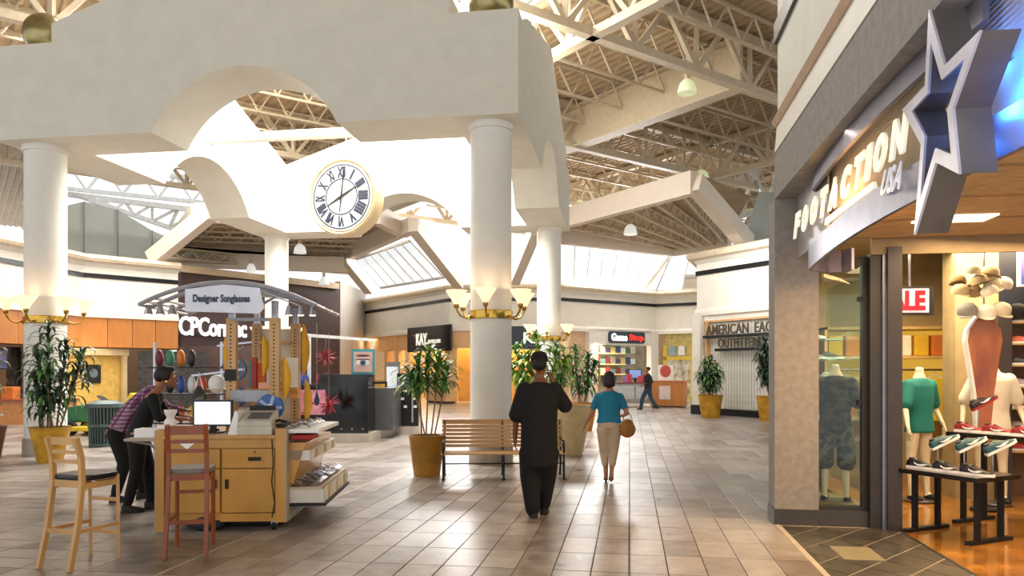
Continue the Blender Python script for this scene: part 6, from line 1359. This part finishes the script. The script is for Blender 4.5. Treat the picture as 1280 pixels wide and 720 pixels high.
# woman in teal top and beige capri pants
wm = thing('person', 'person in teal top and beige capri pants walking away with a brown shoulder bag', 'person', (-.29, 10.95, 0), R(3))
b = [('l', [(0, 0, .82, .16, .11), (0, 0, .95, .125, .09), (0, 0, 1.12, .14, .095), (0, 0, 1.25, .165, .09), (0, 0, 1.31, .09, .065), (0, .01, 1.36, .045, .045), (0, .015, 1.4, .042, .042)])]
fL = (-.05, .06, .13); fR_ = (.03, -.1, .16)
b += [('c', (-.08, 0, .82), (-.05, .06, .46), .09, .055), ('c', (-.05, .06, .46), (-.045, .02, .1), .052, .03), ('c', (.08, 0, .82), (.05, .05, .46), .09, .055), ('c', (.05, .05, .46), (.03, -.14, .16), .052, .03), ('c', (.03, -.14, .13), (.03, -.02, .06), .03, .022), ('c', (-.045, .02, .07), (-.045, .14, .035), .03, .022)]
eL = (-.25, .04, 1.0); hL = (-.34, .14, .82); b += [('c', (-.17, 0, 1.24), eL, .045, .035), ('c', eL, hL, .034, .021)]; hand(b, hL, (-.4, .5, -.7), (1, .2, 0), .9, .4)
eR = (.25, -.02, 1.0); hR = (.2, .16, .95); b += [('c', (.17, 0, 1.24), eR, .045, .035), ('c', eR, hR, .034, .021)]; hand(b, hR, (-.3, .8, .1), (-.5, 0, -.8), .9, .8)
P = head(b, (0, .02, 1.475), R(-10), .92); obj('body', blob(b, .0085, 4), S2_, wm); face(wm, P, .92, S2_)
c = [('l', [(0, 0, .86, .185, .13), (0, 0, .97, .155, .115), (0, 0, 1.12, .165, .115), (0, 0, 1.24, .19, .105), (0, 0, 1.3, .12, .08), (0, 0, 1.325, .06, .055)]), ('c', (-.16, 0, 1.235), (-.22, .02, 1.09), .055, .05), ('c', (.16, 0, 1.235), (.22, -.01, 1.09), .055, .05)]
obj('top', blob(c, .012, 5), mat('teal_top', '#1d7ea0', .8, bump=.2, bscale=50), wm)
c = [('l', [(0, 0, .78, .15, .12), (0, -.01, .85, .165, .125), (0, 0, .93, .15, .11)]), ('c', (-.085, 0, .76), (-.07, .065, .46), .097, .07), ('c', (-.07, .065, .46), (-.055, .045, .27), .068, .052), ('c', (.085, 0, .76), (.065, .03, .46), .097, .07), ('c', (.065, .03, .46), (.045, -.08, .29), .068, .052)]
obj('capri_pants', blob(c, .012, 5), mat('beige_pants', '#cdb79b', .8), wm)
for p_, y_, rx in (((-.045, .05, 0), 0, 0), ((.03, -.05, .05), 0, R(-50))):
    m_ = MB(); m_.prism([(-.03, -.09), (.03, -.09), (.035, .06), (.0, .12), (-.035, .06)], 0, .015); o = m_.build('sandal', mat('sandal_dark', '#3a2522', .5), wm); o.location = p_; o.rotation_euler = (rx, 0, 0); MB().bb(-.015, .015, -.09, -.06, -.05, 0).build('heel', M_blk, o); o.location.z += .05
c = [('e', (0, -.02, 1.5), (.09, .1, .105)), ('e', (0, -.06, 1.44), (.085, .06, .08)), ('e', (-.06, 0, 1.45), (.035, .06, .08)), ('e', (.06, 0, 1.45), (.035, .06, .08)), ('e', (0, .05, 1.56), (.07, .05, .04))]
obj('hair', blob(c, .012, 3), mat('hair_dark', '#221512', .5, bump=.5, bscale=90), wm)
hbg = thing('handbag', 'brown rounded shoulder bag held by the woman in teal', 'bag', (-.05, 10.9, .7), R(80)); hbg.scale = (.85, .85, .9); hbg.location = (-.03, 10.93, .68); hbg.rotation_euler = (0, 0, R(25))
c = [('e', (0, 0, .1), (.15, .07, .13)), ('e', (0, 0, .16), (.12, .05, .11))]; obj('bag_body', blob(c, .012, 3), mat('bag_brown', '#a9702e', .5, var=.1), hbg)
MB().tube([(-.1, 0, .2), (-.06, .0, .33), (0, 0, .38), (.06, 0, .33), (.1, 0, .2)], .008, 8).build('strap', mat('strap_tan', '#c9a06a', .5), hbg)
# far walker
fw = thing('person', 'person in dark t-shirt and blue jeans striding past the far video game shop', 'person', (-3.1, 31.5, 0), R(60)); fw.location = W(690, 512, 31.4); fw.location = Vector((W(810, 512, 31.4).x, W(810, 512, 31.4).y, 0))
b = [('l', [(0, 0, .9, .15, .1), (0, 0, 1.1, .14, .1), (0, 0, 1.35, .19, .1), (0, 0, 1.46, .1, .07), (0, 0, 1.55, .05, .05)]), ('c', (-.09, 0, .88), (-.1, .2, .5), .09, .06), ('c', (-.1, .2, .5), (-.1, .28, .08), .06, .04), ('c', (.09, 0, .88), (.1, -.08, .48), .09, .06), ('c', (.1, -.08, .48), (.1, -.35, .14), .06, .04)]
for s_ in (-1, 1):
    e = (s_*.26, -.03, 1.12); h = (s_*.24, .16, .98); b += [('c', (s_*.19, 0, 1.38), e, .05, .04), ('c', e, h, .038, .025)]; hand(b, h, (0, 1, 0), (0, 0, -1), 1, .6)
P = head(b, (0, .02, 1.65)); obj('body', blob(b, .012, 3), S3, fw); face(fw, P, 1, S3)
c = [('l', [(0, 0, .86, .19, .14), (0, 0, 1.1, .19, .14), (0, 0, 1.38, .21, .12), (0, 0, 1.48, .09, .08)])]+[('c', (s_*.19, 0, 1.37), (s_*.245, -.02, 1.17), .07, .075) for s_ in (-1, 1)]; obj('t_shirt', blob(c, .016, 4), mat('dark_shirt', '#1c1b22', .8), fw)
c = [('l', [(0, 0, .82, .17, .13), (0, 0, .93, .16, .12)]), ('c', (-.09, 0, .85), (-.1, .2, .5), .11, .085), ('c', (-.1, .2, .5), (-.1, .27, .12), .085, .075), ('c', (.09, 0, .85), (.1, -.08, .48), .11, .085), ('c', (.1, -.08, .48), (.1, -.32, .17), .085, .075)]; obj('jeans', blob(c, .016, 4), mat('jeans', '#2f4a5c', .8), fw)
shoe(fw, (-.1, .28, 0), 0, M_blk); shoe(fw, (.1, -.35, .06), 0, M_blk); MB().ball((0, -.01, 1.71), (.085, .1, .075), 16, 10).build('hair', H_blk, fw, smooth='all')
# woman in black leaning over the kiosk from behind
w2 = thing('person', 'person in black long-sleeved top with hoop earring leaning over the kiosk counter', 'person', (-5.56, 7.95, 0), R(-60))
# local +y is the way she faces (to the right of the photo)
b = [('l', [(0, 0, .88, .15, .11), (0, .03, 1.02, .13, .1), (0, .1, 1.18, .15, .1), (0, .16, 1.31, .17, .095), (0, .2, 1.38, .08, .065), (0, .23, 1.43, .047, .047), (0, .25, 1.47, .045, .045)])]
for s_, ft in ((-1, .12), (1, -.1)): b += [('c', (s_*.085, 0, .87), (s_*.09, .04+ft*.5, .47), .09, .055), ('c', (s_*.09, .04+ft*.5, .47), (s_*.09, ft, .08), .05, .035)]
for s_, e, h in ((-1, (-.22, .28, 1.1), (-.1, .5, 1.06)), (1, (.24, .22, 1.08), (.14, .48, 1.05))): b += [('c', (s_*.17, .17, 1.3), e, .05, .038), ('c', e, h, .036, .023)]; hand(b, h, (-s_*.2, 1, -.1), (0, 0, -1), .95, .6)
P = head(b, (0, .3, 1.53), R(0), .95); obj('body', blob(b, .0085, 4), S3, w2); face(w2, P, .95, S3)
c = [('l', [(0, 0, .84, .175, .13), (0, .03, 1.0, .155, .12), (0, .1, 1.17, .17, .12), (0, .16, 1.29, .185, .11), (0, .185, 1.345, .13, .085)])]
for s_, e, h in ((-1, (-.22, .28, 1.1), (-.1, .5, 1.06)), (1, (.24, .22, 1.08), (.14, .48, 1.05))): c += [('c', (s_*.17, .165, 1.29), e, .065, .05), ('c', e, tuple(Vector(e).lerp(Vector(h), .55)), .05, .042)]
obj('long_sleeved_top', blob(c, .012, 4), M_bcl, w2)
c = [('l', [(0, 0, .8, .165, .13), (0, 0, .9, .16, .12)])]
for s_, ft in ((-1, .12), (1, -.1)): c += [('c', (s_*.085, 0, .83), (s_*.09, .04+ft*.5, .47), .105, .075), ('c', (s_*.09, .04+ft*.5, .47), (s_*.09, ft, .12), .072, .055)]; shoe(w2, (s_*.09, ft, 0), 0, M_blk, .25)
obj('pants', blob(c, .013, 4), M_bcl, w2)
c = [('e', P(0, -.03, .05), (.088, .1, .095)), ('e', P(0, -.09, .02), (.07, .06, .075)), ('e', P(-.065, -.02, .02), (.03, .06, .06)), ('e', P(.065, -.02, .02), (.03, .06, .06)), ('e', P(0, .04, .1), (.065, .05, .035))]; obj('hair', blob(c, .011, 3), H_blk, w2)
for q in (-1, 1): o = MB().lathe([(.011, -.0015), (.014, 0), (.011, .0015)], 16).build('hoop_earring', M_gold, w2); o.location = P(q*.088, -.005, -.05); o.rotation_euler = (0, PI/2, 0)
# companion in plaid shirt bending behind her
w3 = thing('person', 'person in purple plaid shirt and black pants bent forward behind the woman in black', 'person', (-6.14, 8.58, 0), R(-62))
b = [('l', [(0, -.12, .88, .15, .12), (0, -.02, 1.06, .145, .11), (0, .13, 1.24, .17, .11), (0, .25, 1.36, .19, .1), (0, .33, 1.41, .09, .07), (0, .39, 1.44, .05, .05)])]
for s_, ft in ((-1, .15), (1, -.12)): b += [('c', (s_*.09, -.12, .87), (s_*.1, .02+ft*.4, .47), .09, .055), ('c', (s_*.1, .02+ft*.4, .47), (s_*.1, ft, .08), .05, .035)]
for s_, e, h in ((-1, (-.24, .42, 1.12), (-.15, .62, 1.1)), (1, (.25, .22, 1.08), (.24, .24, .82))): b += [('c', (s_*.18, .26, 1.35), e, .055, .042), ('c', e, h, .04, .026)]; hand(b, h, (0, .9, -.1) if s_ < 0 else (0, .1, -1), (0, 0, -1) if s_ < 0 else (-1, 0, 0), 1, .5)
P = head(b, (0, .46, 1.5), R(5)); obj('body', blob(b, .0085, 4), S1, w3); face(w3, P, 1, S1)
plaid = mat('plaid_purple', '#7d4a72', .8)
_nt = plaid.node_tree; _N = _nt.nodes; _b = _N['Principled BSDF']; _tc = _N.new('ShaderNodeTexCoord'); _mx = None
for ax_, sc_, c_ in (('X', 3.2, '#c9a3b8'), ('Z', 3.2, '#2a1630')):
    wv = _N.new('ShaderNodeTexWave'); wv.bands_direction = ax_; wv.inputs['Scale'].default_value = sc_*2; _nt.links.new(_tc.outputs['Object'], wv.inputs[0])
    rp = _N.new('ShaderNodeMapRange'); rp.inputs[1].default_value = .55; rp.inputs[2].default_value = .75; rp.inputs[4].default_value = .7; _nt.links.new(wv.outputs['Fac'], rp.inputs[0])
    m_ = _N.new('ShaderNodeMix'); m_.data_type = 'RGBA'; m_.inputs['A'].default_value = lin('#7a3f6a'); m_.inputs['B'].default_value = lin(c_)
    if _mx: _nt.links.new(_mx.outputs['Result'], m_.inputs['A'])
    _nt.links.new(rp.outputs[0], m_.inputs['Factor']); _mx = m_
_nt.links.new(_mx.outputs['Result'], _b.inputs['Base Color'])
c = [('l', [(0, -.12, .84, .185, .15), (0, -.02, 1.04, .175, .14), (0, .12, 1.23, .195, .135), (0, .24, 1.35, .21, .125), (0, .3, 1.42, .1, .08)])]
for s_, e, h in ((-1, (-.24, .42, 1.12), (-.15, .62, 1.1)), (1, (.25, .22, 1.08), (.24, .24, .82))): c += [('c', (s_*.18, .25, 1.34), e, .075, .06), ('c', e, tuple(Vector(e).lerp(Vector(h), .6)), .06, .05)]
obj('plaid_shirt', blob(c, .012, 4), plaid, w3)
c = [('l', [(0, -.12, .8, .17, .13), (0, -.12, .92, .16, .12)])]
for s_, ft in ((-1, .15), (1, -.12)): c += [('c', (s_*.09, -.12, .83), (s_*.1, .02+ft*.4, .47), .11, .08), ('c', (s_*.1, .02+ft*.4, .47), (s_*.1, ft, .12), .08, .06)]; shoe(w3, (s_*.1, ft, 0), 0, M_blk)
obj('pants', blob(c, .013, 4), M_bcl, w3); MB().ball(P(0, -.02, .05), (.088, .104, .09), 18, 12).build('hair', H_blk, w3, smooth='all')
